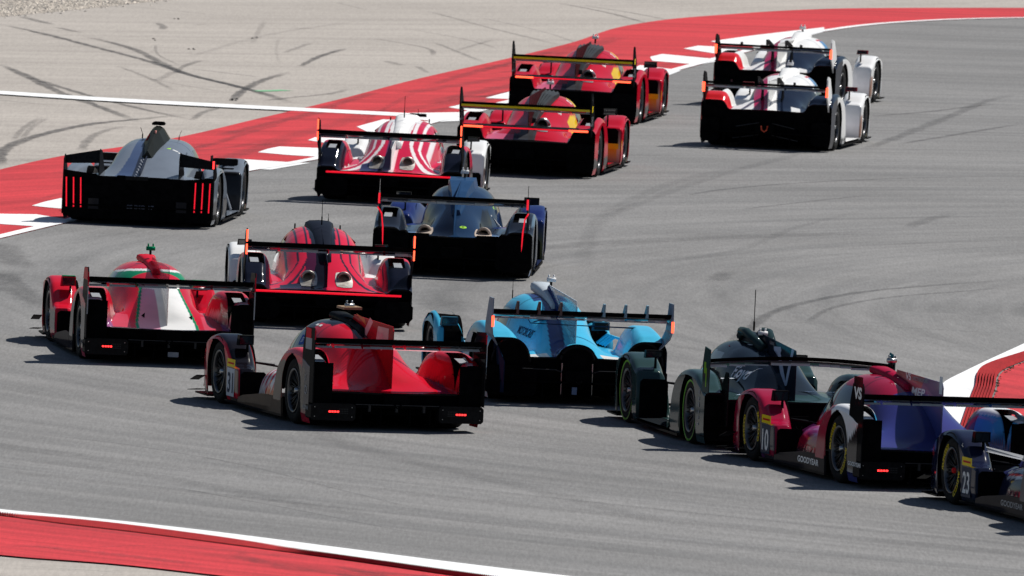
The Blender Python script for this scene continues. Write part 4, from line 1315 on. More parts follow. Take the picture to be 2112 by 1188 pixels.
# -- navy car, number 23, cut off by the right edge
def p_23(x, y, z, part):
    s = np.abs(x); n = len(x)
    c = base_col(n, (.009, .012, .034))
    if part == 'side_pod':
        xd = pchip(y, LMP2['xd'])
        put(c, (np.abs(s / xd - .93 - .02 * y) < .010) & (y < .1), (.45, .46, .5))
        put(c, (np.abs(s / xd - .91 - .02 * y) < .008) & (y < .1), (.40, .03, .02))
        put(c, z < .12, (.02, .02, .025))
    if part == 'front_fender':
        put(c, (s > .945) & (y > 1.85) & (z < .30), (.7, .7, .72))
        put(c, (s > .945) & (y > 1.9) & (z < .22), (.5, .10, .05))
        put(c, (y > 2.1) & (z > .45), (.35, .02, .03))
    return c
r, bvh, T = lmp2('dark navy race car with the number 23, cut off by the right edge', 5.82, 155.07, -16.5, p_23, M['carbon'], number='23', nut=paint('red_nut', (.6, .02, .02)), letter=('GOODYEAR', M['yellow']), num_m=paint('slate_board', (.035, .045, .075)))
patch([(.06 * cos(a * .5), .06 * sin(a * .5)) for a in range(13)], (-.9, 1.1, .66), (0, -1, 0), (0, 0, 1), M['grey'], r, project=(bvh, (1, 0, -.25)))
text('CX', .05, (-.9, .30, .42), (0, -1, 0), (0, 0, 1), M['white'], r, project=(bvh, (1, 0, 0)))
text('GOODYEAR', .08, (-.951, -.22, .13), (0, -1, 0), (0, 0, 1), M['grey'], r, bold=.02, width=.7)

# -- the two cars with full-width light strip (red/black and white/red)
def p963(main, sp_col, line, front):
    def f(x, y, z, part):
        s = np.abs(x); n = len(x)
        c = base_col(n, main)
        if part in ('canopy', 'engine_cover'):
            # flowing pinstripes that run down the dome and sweep out over the deck
            q = s / (0.25 + .62 * np.clip(-y - 1.45, 0, 2) ** 1.4)
            for t0, tw in ((.80, .055), (1.25, .05), (1.75, .05)):
                put(c, np.abs(q - t0) < tw * (1 if line[0] < .3 else 1.7), line)
            k = .17 - .03 * np.clip(-y - .3, 0, 1)
            put(c, (s < k) & (y > -1.1), sp_col)
            if line[0] < .3:
                put(c, (x < .0) & (x > -.20 - .12 * np.clip(-y - 1.4, 0, 1)) & (y <= -1.1), (.06, .006, .03))
                put(c, (x < -.05) & (x > -.55) & (y < -2.05), (.02, .02, .04))
            else:
                put(c, (x > -.12) & (x < .05) & (y <= -1.1), (.78, .55, .58))
                put(c, (x < -.1) & (x > -.42) & (y < -1.95), (.03, .03, .09))
                put(c, (x < -.02) & (x > -.12) & (y < -1.3), (.10, .03, .09))
        if part == 'rear_fender':
            put(c, (y < -1.62 - (s - .62) * .45) & (s > .665), (.007, .009, .020))
            put(c, (y > -1.30) & (s > .66) & (s < .8), WHITE)
            put(c, (s > .99), (.03, .03, .035))
            put(c, (s > .99) & (z > .5) & (y > -1.6), main)
        if part in ('front_fender', 'nose'):
            c[:] = front
            put(c, (s > .99) & (z < .4), (.10, .06, .06))
        if part == 'side_pod':
            c[:] = front
            put(c, z < .3, (.05, .045, .05))
        return c
    return f
def porsche(label, x, y, yaw, pf, airbox_m, T=HYPER):
    r = car_root(label, x, y, yaw)
    fender_openings(r, .905, .34)
    bvh = body_parts(T, r, pf, M['paint'])
    rear_end(r, T)
    wheels(r, T)
    suspension(r, T)
    vents_inner(r, T)
    wing(r, T)
    led_bar(r, (-.87, T['tail'] - .03, .412), (.87, T['tail'] - .03, .412), .013, M['led'], 'light_strip')
    for sg in (-1, 1):
        prof = [(-2.56, .83), (-2.58, 1.14), (-2.54, 1.15), (-2.28, 1.10), (-2.10, .80), (-2.05, .52), (-2.30, .52), (-2.36, .70)]
        e = endplate(r, sg * .985, prof, M['carbon'])
        for z0, z1 in ((.845, .965), (.995, 1.135)):
            led_bar(e, (sg * .985, -2.585, z0), (sg * .985, -2.59, z1), .010, M['ledhot'])
        # dark boxy corner below the strip
        x0, x1 = sorted((sg * .56, sg * 1.01))
        box_part(r, 'rear_bumper', M['black'], x0, x1, T['tail'] - .10, T['tail'] + .25, .10, .34, .05)
        exhaust(r, T, sg * .21, -1.95, .072)
    box_part(r, 'rear_beam', M['black'], -.86, .86, T['tail'] - .02, T['tail'] + .05, .33, .392)
    fin(r, T, airbox_m, y0=-.8, y1=-2.2, z0=1.03, z1=.75, notch=.12)
    intake(r, .0, -1.6, 1.15, .82, .36, .20, airbox_m, w1=.16)
    antenna(r, 0, -.55, 1.14, .28)
    antenna(r, .12, .2, 1.08, .14, .003)
    mirrors(r, T, .82, 1.1, .79, .17, .07)
    for sg in (-1, 1):
        MB().tube([(sg * .30, .1, zat(T, .30, .1) + .0), (sg * .42, -.30, zat(T, .42, -.30) + .012)], .010, 6).build('door_strut', M['black'], r)
        MB().tube([(sg * .27, .30, zat(T, .27, .3) - .01), (sg * .27, .30, zat(T, .27, .3) + .08)], .010, 6).build('roof_marker', M['black'], r)
    return r, bvh
M['airblack'] = paint('black_scoop', (.012, .014, .022), .3)
M['airwhite'] = paint('white_scoop', (.78, .78, .78), .3)
porsche('red race car with thin black pinstripes and a black roof scoop, in the middle left', -2.33, 184.53, -4.0, p963((.62, .012, .045), (.012, .014, .022), (.02, .015, .03), WHITE), M['airblack'])
porsche('white and red striped race car with a red light strip across its tail', -1.545, 214.58, 5, p963((.55, .015, .06), (.80, .78, .78), (.80, .76, .77), (.80, .80, .80)), M['airwhite'])

# -- the two red cars with a yellow wing edge
T_F = dict(HYPER,
    zd=[(2.5, FLOOR), (.75, FLOOR), (.6, .30), (.35, .50), (-.3, .56), (-.9, .57), (-1.5, .54), (-2.0, .51), (-2.35, .49)],
    zc=[(2.5, .16), (2.2, .28), (1.7, .42), (1.2, .53), (1.0, .60), (.70, .82), (.42, 1.00), (.15, 1.07), (-.15, 1.08), (-.6, 1.02), (-1.0, .93), (-1.5, .80), (-1.9, .70), (-2.2, .58), (-2.35, .50)],
    zrf=[(2.5, 0), (-.62, 0), (-.8, .54), (-.95, .72), (-1.25, .83), (-1.5, .85), (-1.9, .80), (-2.35, .70)],
    xrf=[(2.5, .7), (-.6, .75), (-1.0, .62), (-1.5, .60), (-2.35, .58)],
    wing=dict(z=.995, y=-2.42, span=.93, chord=.30), vent=(-2.1, -1.35))
def p_499(x, y, z, part):
    s = np.abs(x); n = len(x)
    c = base_col(n, (.50, .007, .024))
    if part == 'engine_cover':
        put(c, (x < .02) & (x > -.2) & (z < .60) & (y < -1.5), (.02, .012, .03))
        put(c, (x < -.2) & (x > -.62) & (z < .58), (.62, .12, .22))
        put(c, (np.abs(x) < .12) & (y < -1.9), (.05, .05, .055))
    if part in ('canopy', 'engine_cover', 'side_pod'):
        put(c, (x > .43) & (x < .51) & (y < -.4) & (y > -1.0) & (z < .82), (.75, .50, .01))
        put(c, (x > .2) & (y > .0) & (y < .3) & (z > .85) & (z < 1.04), (.85, .60, .01))
    if part == 'rear_fender':
        put(c, (s > .99) & (z < .28), (.02, .02, .02))
    if part == 'front_fender':
        put(c, (y < 1.1) & (z < .42) & (x > 0) & (s < .985), (.7, .6, .45))
        put(c, (y < 1.0) & (z < .42) & (z > .30), (.8, .5, .02))
    if part == 'side_pod':
        put(c, (z < .30) & (s > .9), (.02, .02, .02))
    return c
def ferrari(label, x, y, yaw):
    T = T_F
    r = car_root(label, x, y, yaw)
    bvh = body_parts(T, r, p_499, M['paint'])
    rear_end(r, T)
    wheels(r, T, ring=None)
    suspension(r, T)
    vents_inner(r, T, M['grey'])
    m, fl = wing(r, T, M['carbon'])
    MB().box(-.93, .93, -2.565, -2.55, .968, 1.0).build('wing_edge', M['yellow'], fl)
    # lower wing element with the light strip
    lw = MB().prism([(-2.42, .665), (-2.42, .69), (-2.20, .715), (-2.20, .70)], 'x', -.92, .92).build('lower_wing', M['carbon'], r)
    led_bar(lw, (-.62, -2.43, .68), (.62, -2.43, .68), .010, M['led'], 'light_strip')
    for sg in (-1, 1):
        led_bar(lw, (sg * .62, -2.43, .68), (sg * .90, -2.43, .68), .014, M['ledhot'], 'tail_light')
        prof = [(-2.58, .94), (-2.56, 1.19), (-2.52, 1.24), (-2.45, 1.23), (-2.22, 1.0), (-2.12, .74), (-2.14, .60), (-2.40, .60)]
        e = endplate(r, sg * .945, prof, M['carbon'], t=.02)
        for k in range(4):
            MB().box(sg * .945 - .012, sg * .945 + .012, -2.50 + k * .05, -2.49 + k * .05, .76, .90).build('endplate_slot', M['grey'], e)
        patch([(0, 0), (.10, .0), (.10, .09), (0, .09)], (sg * .957, -2.50 if sg > 0 else -2.4, .96), (0, sg, 0), (0, 0, 1), M['yellow'], e)
        x0, x1 = sorted((sg * .60, sg * .99))
        box_part(r, 'rear_bumper', M['black'], x0, x1, T['tail'] - .04, T['tail'] + .25, .09, .50, .05)
    # fluted grey airbox: wide at the roof, narrowing to the exhaust
    n = 7
    for k in range(n):
        u0 = -.5 + k / n; u1 = -.5 + (k + 1) / n; um = (u0 + u1) / 2
        stations = ((.05, .34, 1.13, .05), (-.25, .40, 1.17, .11), (-.7, .34, 1.14, .12), (-1.2, .22, 1.02, .12), (-1.75, .12, .82, .10))
        vs = []
        for (yy, ww, zz, hh) in stations:
            zb = max(zz - .20, zat(T, 0, yy) - .03)
            lift = hh * .0
            vs += [(u0 * ww, yy, zz - abs(u0) ** 2 * .3 * ww - .022), (um * ww, yy, zz - abs(um) ** 2 * .3 * ww), (u1 * ww, yy, zz - abs(u1) ** 2 * .3 * ww - .022), (u1 * ww, yy, zb), (u0 * ww, yy, zb)]
        fs = []
        for i in range(len(stations) - 1):
            for j in range(5):
                fs.append((i * 5 + j, i * 5 + (j + 1) % 5, (i + 1) * 5 + (j + 1) % 5, (i + 1) * 5 + j))
        fs.append((0, 1, 2, 3, 4)); b_ = (len(stations) - 1) * 5; fs.append((b_ + 4, b_ + 3, b_ + 2, b_ + 1, b_))
        mesh_obj('airbox_flute', vs, fs, paint('grey_carbon', (.05, .055, .06), .3), r)
    fin(r, T, paint('dark_red_fin', (.05, .012, .015), .3), y0=-.25, y1=-2.15, z0=1.20, z1=1.14, notch=.22)
    exhaust(r, T, .16, -1.80, .085, M['metal'])
    camera_pod(r, .05, -.15, 1.17, M['white'], .09)
    mirrors(r, T, .80, 1.0, .83, .20, .10)
    # opening in the back of the front fender
    for sg in (-1, 1):
        x0, x1 = sorted((sg * .70, sg * .95))
        box_part(r, 'fender_opening', M['black'], x0, x1, .90, .915, .34, .60, .04)
        patch(rect(.26, .08), (sg * .83 - .13, .898, .30), (1, 0, 0), (0, 0, 1), M['yellow'], r)
    text('51', .10, (.16, -1.2, .78), (1, 0, -.5), (0, 0, 1), M['white'], r, project=(bvh, (0, .3, -1)), bold=.03) if False else None
    for yy, xx in ((-1.35, .26), (-.35, .30)):
        for k in range(3):
            patch([(0, 0), (.075, -.03), (.075, -.05), (0, -.02)], (xx, yy, 1.2 - k * .03), (1, 0, 0), (0, 0, 1), M['white'], r, project=(bvh, (0, .6, -.5)))
    return r
ferrari('red race car with yellow wing edge and fluted grey airbox, the nearer of the two', .39, 224.7, 7)
ferrari('red race car with yellow wing edge and fluted grey airbox, the farther of the two', 1.095, 242.7, 7)

# -- the two white, red and navy cars
T_T = dict(HYPER,
    zd=[(2.5, FLOOR), (.75, FLOOR), (.6, .30), (.35, .50), (-.3, .58), (-.9, .60), (-1.5, .60), (-2.0, .585), (-2.35, .57)],
    zrf=[(2.5, 0), (-.62, 0), (-.8, .54), (-.95, .72), (-1.25, .83), (-1.5, .86), (-1.9, .85), (-2.2, .80), (-2.35, .72)],
    xrf=[(2.5, .7), (-.6, .75), (-1.0, .62), (-1.5, .58), (-2.35, .52)],
    zc=[(2.5, .16), (2.2, .28), (1.7, .42), (1.2, .53), (1.0, .60), (.70, .82), (.42, 1.00), (.15, 1.07), (-.15, 1.08), (-.6, 1.04), (-1.0, .95), (-1.5, .82), (-1.9, .70), (-2.2, .62), (-2.35, .59)],
    wing=dict(z=.975, y=-2.42, span=.93, chord=.22), vent=(-2.0, -1.5))
def p_gr(x, y, z, part):
    s = np.abs(x); n = len(x)
    c = base_col(n, WHITE)
    nav = (.006, .011, .026)
    if part == 'canopy':
        put(c, (x < -.12) & (s < .50), (.40, .010, .055))
        put(c, (x < -.46), nav)
        put(c, (x > .30) & (y > -.15) & (y < .25) & (z > .75), (.08, .22, .42))
        put(c, (x > .26) & (x < .30) & (y > -.25) & (y < .25), (.5, .02, .04))
        put(c, (x > .22) & (z < .80) & (y < -.25), nav)
    if part == 'engine_cover':
        xx = x + .155 * (y + 2.35)
        put(c, (xx < -.19), nav)
        put(c, (xx < -.19) & (y < -1.75), (.75, .75, .75))
        put(c, (xx > -.19) & (xx < .02), (.38, .010, .07))
        put(c, (xx > .16) & (z < .92), nav)
        put(c, (xx > .38) & (xx < .52) & (y < -2.0), (.75, .75, .75))
    if part == 'rear_fender':
        put(c, (x < 0) & (y < -2.02), (.62, .015, .02))
        put(c, (x > 0) & (s < .995), nav)
        put(c, (x > .995) & (y < -1.75), nav)
        put(c, (x < -.995) & (z < .7), (.5, .1, .1))
    if part == 'side_pod':
        put(c, (np.abs(y + .2 - (z - .4)) < .05) & (z > .2), (.5, .05, .08))
    if part == 'front_fender':
        put(c, (y < .96), (.72, .70, .73))
        put(c, (s > .985) & (y < 1.1) & (z < .45), (.35, .18, .12))
    return c
def toyota(label, x, y, yaw, hook):
    T = T_T
    r = car_root(label, x, y, yaw)
    body_parts(T, r, p_gr, M['paint'])
    rear_end(r, T)
    wheels(r, T)
    suspension(r, T)
    vents_inner(r, T, M['black'])
    wing(r, T)
    pylons(r, T, (-.155, .155), top=1.09)
    for k in (-.55, .42):
        MB().prism([(-2.5, .97), (-2.48, 1.04), (-2.3, 1.03), (-2.3, .97)], 'x', k - .006, k + .006).build('wing_fence', M['carbon'], r)
    for sg in (-1, 1):
        prof = [(-2.56, .84), (-2.56, 1.10), (-2.5, 1.15), (-2.32, 1.12), (-2.10, .88), (-2.05, .60), (-2.30, .60), (-2.45, .74)]
        e = endplate(r, sg * .945, prof, M['white'] if sg > 0 else M['carbon'], t=.02)
        MB().prism([(-.018 + sg * .945 - .004 * sg, .84), (.022 + sg * .945 - .004 * sg, .84), (.022 + sg * .945 - .004 * sg, .985), (-.018 + sg * .945, .985)], 'y', -2.575, -2.563).build('tail_light', M['ledhot'], e)
        x0, x1 = sorted((sg * .70, sg * .99))
        box_part(r, 'rear_bumper', M['black'], x0, x1, T['tail'] - .04, T['tail'] + .25, .09, .45, .05)
    fin(r, T, M['airwhite'], y0=-.5, y1=-2.2, z0=1.08, z1=1.03, notch=.20)
    intake(r, .05, -1.1, 1.165, .92, .30, .15, M['airwhite'], w1=.12)
    camera_pod(r, 0, .02, 1.16, M['white'], .06)
    mirrors(r, T, .80, 1.15, .83, .18, .07, m=paint('dark_red_gloss', (.12, .01, .02)))
    led_poly(r, [(-.05, T['tail'] - .13, .36), (-.038, T['tail'] - .14, .30), (0, T['tail'] - .14, .27), (.038, T['tail'] - .14, .30), (.05, T['tail'] - .13, .36)], .010, paint('orange_hook', (.75, .12, .06)), 'tow_hook')
    for z_, w_ in ((.40, .45), (.22, .5)):
        MB().tube([(-w_, T['tail'] - .02, z_ - .07), (-.1, T['tail'] - .02, z_)], .008, 5).tube([(w_, T['tail'] - .02, z_ - .07), (.1, T['tail'] - .02, z_)], .008, 5).build('rear_brace', paint('dark_metal', (.04, .04, .042)), r)
    return r
toyota('white, red and navy race car, the nearer of the two at the top', 4.085, 236.6, 9, True)
toyota('white, red and navy race car, farthest of all the cars', 4.52, 251.68, 11.2, True)

# -- slate grey car without a rear wing
T_P = dict(HYPER,
    zd=[(2.5, FLOOR), (.75, FLOOR), (.6, .30), (.35, .48), (-.3, .56), (-.9, .59), (-1.5, .61), (-2.0, .62), (-2.35, .62)],
    zc=[(2.5, .16), (2.2, .28), (1.7, .42), (1.2, .53), (1.0, .60), (.70, .82), (.42, .99), (.15, 1.05), (-.15, 1.06), (-.6, 1.03), (-1.0, .97), (-1.5, .86), (-1.9, .74), (-2.2, .66), (-2.35, .63)],
    w=[(2.5, .32), (1.2, .38), (.7, .52), (0, .60), (-.5, .61), (-1.0, .60), (-1.5, .58), (-2.35, .55)], bp=3.0, dp=4.2,
    zrf=[(2.5, 0), (-.62, 0), (-.80, .52), (-1.0, .67), (-1.25, .76), (-1.5, .77), (-1.9, .74), (-2.35, .67)],
    xrf=[(2.5, .7), (-.6, .75), (-1.0, .66), (-1.5, .68), (-2.35, .80)], vent=None)
def p_9x8(x, y, z, part):
    s = np.abs(x); n = len(x)
    g = (.15, .175, .215)
    c = base_col(n, g)
    if part in ('canopy', 'engine_cover'):
        lo = -.20 - .10 * np.clip(-y - 1.4, 0, 1)
        put(c, (x < -.06) & (x > lo - .03) & (y < -.2), (.05, .075, .15))
        m = (x < .0) & (x > -.11) & (y < -.1)
        put(c, m, (.018, .022, .035))
        st = (np.mod(y * 9 + x * 22, 1.0) < .30)
        put(c, m & st & (x > -.07) & (x < -.02), (.30, .32, .36))
        lv = (x > .38) & (x < .50) & (y < -.7) & (y > -1.5)
        put(c, lv & (np.mod(x * 32, 1) < .28), (.05, .055, .065))
    if part == 'rear_fender':
        put(c, (s > .99) & (z < .36), (.03, .03, .035))
    if part == 'front_fender':
        put(c, (y < 1.0), (.02, .02, .022))
    return c
def peugeot(label, x, y, yaw):
    T = T_P
    r = car_root(label, x, y, yaw)
    bvh = body_parts(T, r, p_9x8, M['paint'])
    rear_end(r, T, crash=False)
    wheels(r, T)
    suspension(r, T)
    t = T['tail']
    # full-height black tail panel with a stepped top edge
    xs = [-1.0, -.55, -.53, -.30, -.28, -.18, -.16, .12, .14, .40, .42, .60, 1.0]
    zs = [.70, .655, .63, .625, .655, .655, .63, .63, .645, .645, .625, .635, .665]
    prof = [(-1.0, .13)] + list(zip(xs, zs)) + [(1.0, .13), (.9, .08), (-.9, .08)]
    MB().prism(prof, 'y', t - .05, t - .01).build('tail_panel', M['black'], r)
    box_part(r, 'tail_panel_lip', M['carbon'], -.17, .13, t - .075, t - .045, .60, .652)
    for sg in (-1, 1):
        for a_ in (.75, .845, .94):
            led_bar(r, (sg * a_ + .005, t - .065, .215), (sg * a_ + .010 * sg, t - .07, .605), .0085, M['led'], 'claw_light')
        # upper corner winglet
        xo, xi = sg * .985, sg * .53
        b = MB()
        vs = [(xo, t + .02, .78), (xi, t + .02, .80), (xi, t + .05, .975), (xo, t + .05, .885)]
        vs += [(v[0], v[1] + .012, v[2]) for v in vs]
        b.add(vs, [(0, 1, 2, 3), (7, 6, 5, 4), (0, 4, 5, 1), (1, 5, 6, 2), (2, 6, 7, 3), (3, 7, 4, 0)])
        b.build('winglet', M['carbon'], r)
        endplate(r, sg * .99, [(t - .06, .12), (t - .06, .84), (t + .06, .90), (t + .30, .72), (t + .34, .12)], M['carbon'], .014, 'tail_endplate')
        endplate(r, sg * .53, [(t - .02, .62), (t - .02, .90), (t + .06, .985), (t + .28, .95), (t + .55, .70), (t + .55, .60)], M['carbon'], .012, 'winglet_post')
    box_part(r, 'tail_light', M['lamp'], .975, .995, t - .075, t - .062, .80, .90)
    fin(r, T, paint('slate_fin', (.03, .036, .055), .3), y0=-.5, y1=-2.25, z0=1.12, z1=.72, notch=.03, t=.012)
    # tall narrow air intake behind the roof
    vs = []; fs = []
    st = [(-.05, .10, 1.21), (-.30, .11, 1.235), (-.7, .10, 1.20), (-1.1, .06, 1.09), (-1.5, .03, .95)]
    for yy, ww, zz in st:
        zb = zat(T, 0, yy) - .03
        vs += [(-ww - .06, yy, zb), (-ww * .55, yy, zz - .02), (-ww * .25, yy, zz), (ww * .25, yy, zz), (ww * .55, yy, zz - .02), (ww + .06, yy, zb)]
    for i in range(len(st) - 1):
        for j in range(5):
            fs.append((i * 6 + j, i * 6 + j + 1, (i + 1) * 6 + j + 1, (i + 1) * 6 + j))
    fs += [tuple(range(6)), tuple(range(24, 30))[::-1]]
    o = mesh_obj('roof_intake', vs, fs, paint('dark_olive_black', (.02, .022, .02), .3), r)
    patch([(0, 0), (.035, 0), (.03, .16), (.01, .16)], (.02, -.72, 1.04), (1, 0, 0), (0, .9, .4), paint('pale_red', (.7, .25, .22)), o, project=None) if False else None
    MB().prism([(.012, 1.06), (.045, 1.06), (.028, 1.19), (.012, 1.19)], 'y', -.84, -.60).build('intake_stripe', paint('pale_red', (.7, .3, .27)), o)
    MB().prism([(-.10, 1.06), (-.05, 1.08), (-.055, 1.14), (-.075, 1.12)], 'y', -.86, -.66).build('intake_stripe', M['redgloss'], o)
    b = MB().prism([(-.075, 1.245), (.075, 1.245), (.085, 1.27), (.06, 1.29), (-.06, 1.29), (-.085, 1.27)], 'y', -.36, -.18).build('camera_pod', M['black'], r)
    antenna(r, -.24, .0, 1.03, .16, .004, -.03)
    antenna(r, .26, -.1, 1.02, .16, .003, .03)
    for sg in (-1, 1):
        # upright vane and mirror housing above the front fender
        x0, x1 = sorted((sg * .62, sg * .95))
        box_part(r, 'mirror', M['carbon'], x0, x1, .86, .96, .70, .79, .015)
        endplate(r, sg * .60, [(.8, .5), (.8, .82), (1.0, .82), (1.3, .6)], M['carbon'], .012, 'fender_vane')
        MB().tube([(sg * .70, .9, .62), (sg * .90, .75, .12)], .018, 6).build('side_strut', M['metal'], r)
        for k in range(4):
            box_part(r, 'louvre_and_lit_plate', M['carbon'], sg * .78 - .10, sg * .78 + .10, 1.1 + k * .09, 1.15 + k * .09, zat(T, .8, 1.1 + k * .09) + .003, zat(T, .8, 1.1 + k * .09) + .015)
    text('SS·IXO·17', .07, (-.14, t - .055, .225), (1, 0, 0), (0, 0, 1), paint('dim_print', (.10, .11, .15)), r, width=.36, bold=.03)
    for sg in (-1, 1):
        box_part(r, 'sensor_box', paint('dim_panel', (.012, .013, .018)), sg * .58 - .07, sg * .58 + .07, t - .065, t - .05, .20, .34)
    patch([(0, 0), (.05, .025), (.05, -.03), (.0, -.02)], (.20, -1.0, 1.0), (1, 0, 0), (0, 0, 1), M['lime'], r, project=(bvh, (0, .8, -.5)))
    for k in range(2):
        patch([(0, 0), (.07, -.03), (.07, .0), (0, .03)], (.28 + k * .08, -1.0, .96 - k * .05), (1, 0, 0), (0, 0, 1), M['white'], r, project=(bvh, (0, .8, -.5)))
    text('★', .1, (.998, -1.9, .40), (0, 1, 0), (0, 0, 1), M['white'], r)
peugeot('slate grey race car with six red claw lights and no rear wing', -4.755, 205.86, 5)

# -- dark blue car with thin vertical lights
T_C = dict(HYPER,
    zd=[(2.5, FLOOR), (.75, FLOOR), (.6, .30), (.35, .50), (-.3, .56), (-.9, .57), (-1.5, .55), (-2.0, .52), (-2.35, .50)],
    zc=[(2.5, .16), (2.2, .28), (1.7, .42), (1.2, .53), (1.0, .60), (.70, .82), (.42, .99), (.15, 1.05), (-.15, 1.06), (-.6, 1.03), (-1.0, .95), (-1.5, .82), (-1.9, .68), (-2.2, .54), (-2.35, .49)],
    w=[(2.5, .32), (1.2, .38), (.7, .48), (0, .54), (-.5, .52), (-1.0, .44), (-1.5, .34), (-2.35, .32)],
    zrf=[(2.5, 0), (-.62, 0), (-.8, .54), (-.95, .70), (-1.25, .80), (-1.5, .81), (-1.8, .77), (-2.35, .60)],
    xrf=[(2.5, .7), (-.6, .75), (-1.0, .62), (-1.5, .60), (-2.35, .58)],
    wing=dict(z=.985, y=-2.42, span=.93, chord=.28))
def p_cad(x, y, z, part):
    s = np.abs(x); n = len(x)
    c = base_col(n, (.011, .032, .078))
    if part == 'engine_cover':
        put(c, (s > .30) & (s < .52) & (y > -1.75) & (y < -.9) & (z < .80), (.010, .012, .016))
        put(c, (s > .34) & (y < -2.05), (.18, .30, .52))
    if part == 'canopy':
        put(c, (s > .22) & (s < .46) & (y > .0), (.05, .09, .16))
    if part == 'side_pod':
        c[:] = (.016, .032, .16)
        put(c, z < .35, (.02, .03, .08))
    if part in ('front_fender', 'nose'):
        c[:] = (.012, .024, .12)
        put(c, (y < .96), (.10, .10, .02))
        put(c, (s > .99) & (z < .5), (.02, .025, .06))
    if part == 'rear_fender':
        c[:] = (.012, .016, .026)
        put(c, (s > .99), (.02, .03, .05))
        put(c, (s > .97) & (z > .66), (.10, .16, .22))
    return c
def cadillac(label, x, y, yaw):
    T = T_C
    r = car_root(label, x, y, yaw)
    fender_openings(r, .905, .36)
    bvh = body_parts(T, r, p_cad, M['paint'])
    rear_end(r, T)
    wheels(r, T)
    suspension(r, T)
    vents_inner(r, T, M['grey'])
    wing(r, T)
    for sg in (-1, 1):
        prof = [(-2.55, .86), (-2.55, 1.02), (-2.30, 1.01), (-2.10, .84), (-2.05, .55), (-2.36, .55)]
        e = endplate(r, sg * .93, prof, M['carbon'])
        led_poly(e, [(sg * .932, -2.565, 1.03), (sg * .932, -2.565, .90)], .013, M['led'])
        led_poly(e, [(sg * .945, -2.56, .85), (sg * .90, -2.45, .77), (sg * .88, -2.42, .60), (sg * .872, -2.41, .36)], .010, M['led'])
        antenna(r, sg * .932, -2.5, .98, .22, .004, m=M['metal'] if sg < 0 else M['black'])
        x0, x1 = sorted((sg * .55, sg * 1.0))
        box_part(r, 'rear_corner', M['black'], x0, x1, T['tail'] - .07, T['tail'] + .25, .10, .56, .05)
        exhaust(r, T, sg * .37, -2.05, .075, paint('tan_metal', (.45, .38, .33), .5))
        x0, x1 = sorted((sg * .30, sg * .58))
        box_part(r, 'tail_step', M['black'], x0, x1, T['tail'] - .02, T['tail'] + .12, .46, .535)
    # blocky tapered air intake
    vs = []; fs = []
    st = [(.02, .16, 1.12), (-.2, .165, 1.165), (-.6, .15, 1.14), (-1.1, .10, 1.03), (-1.7, .04, .82)]
    for yy, ww, zz in st:
        zb = min(zat(T, 0, yy), zz - .03) - .04
        vs += [(-ww - .03, yy, zb), (-ww, yy, zz), (ww, yy, zz), (ww + .03, yy, zb)]
    for i in range(len(st) - 1):
        for j in range(3):
            fs.append((i * 4 + j, i * 4 + j + 1, (i + 1) * 4 + j + 1, (i + 1) * 4 + j))
    fs += [(0, 1, 2, 3), (19, 18, 17, 16)]
    o = mesh_obj('roof_intake', vs, fs, paint('deep_blue_gloss', (.022, .06, .14), .28), r)
    fin(r, T, paint('deep_blue_gloss', (.022, .06, .14), .28), y0=-.5, y1=-2.25, z0=1.15, z1=.98, notch=.3)
    camera_pod(r, .02, -.25, 1.165, M['white'], .07)
    mirrors(r, T, .82, 1.1, .83, .20, .10)
    MB().tube([(-.19, .1, 1.02), (-.19, .1, 1.11)], .012, 6).build('roof_marker', M['metal'], r)
    el = [(.045 * cos(a * .4), .028 * sin(a * .4)) for a in range(16)]
    patch(el, (.11, -2.1, .66), (1, 0, 0), (0, 0, 1), M['lime'], r, 'badge', project=(bvh, (0, .8, -.4)))
    text('SP', .03, (.11, -2.1, .665), (1, 0, 0), (0, 0, 1), M['blackprint'], r, center=True, project=(bvh, (0, .8, -.4)))
    patch([(0, 0), (.03, .01), (.03, .10), (0, .09)], (.03, -1.4, .98), (1, 0, 0), (0, 0, 1), M['yellow'], r, project=(bvh, (0, .8, -.4)))
    patch([(0, 0), (.08, -.03), (.06, -.10)], (.36, -.8, 1.0), (1, 0, 0), (0, 0, 1), M['lime'], r, project=(bvh, (0, .8, -.4)))
    patch([(0, 0), (.12, .0), (.12, .025), (0, .02)], (.40, -1.0, .80), (1, 0, 0), (0, 0, 1), M['white'], r, project=(bvh, (0, .8, -.4)))
    text('W.', .13, (.952, -2.20, .60), (0, 1, 0), (0, .15, 1), M['white'], r, bold=.03)
    return r
cadillac('dark blue race car with two thin vertical red lights, in the middle of the pack', -.67, 196.81, 2.5)

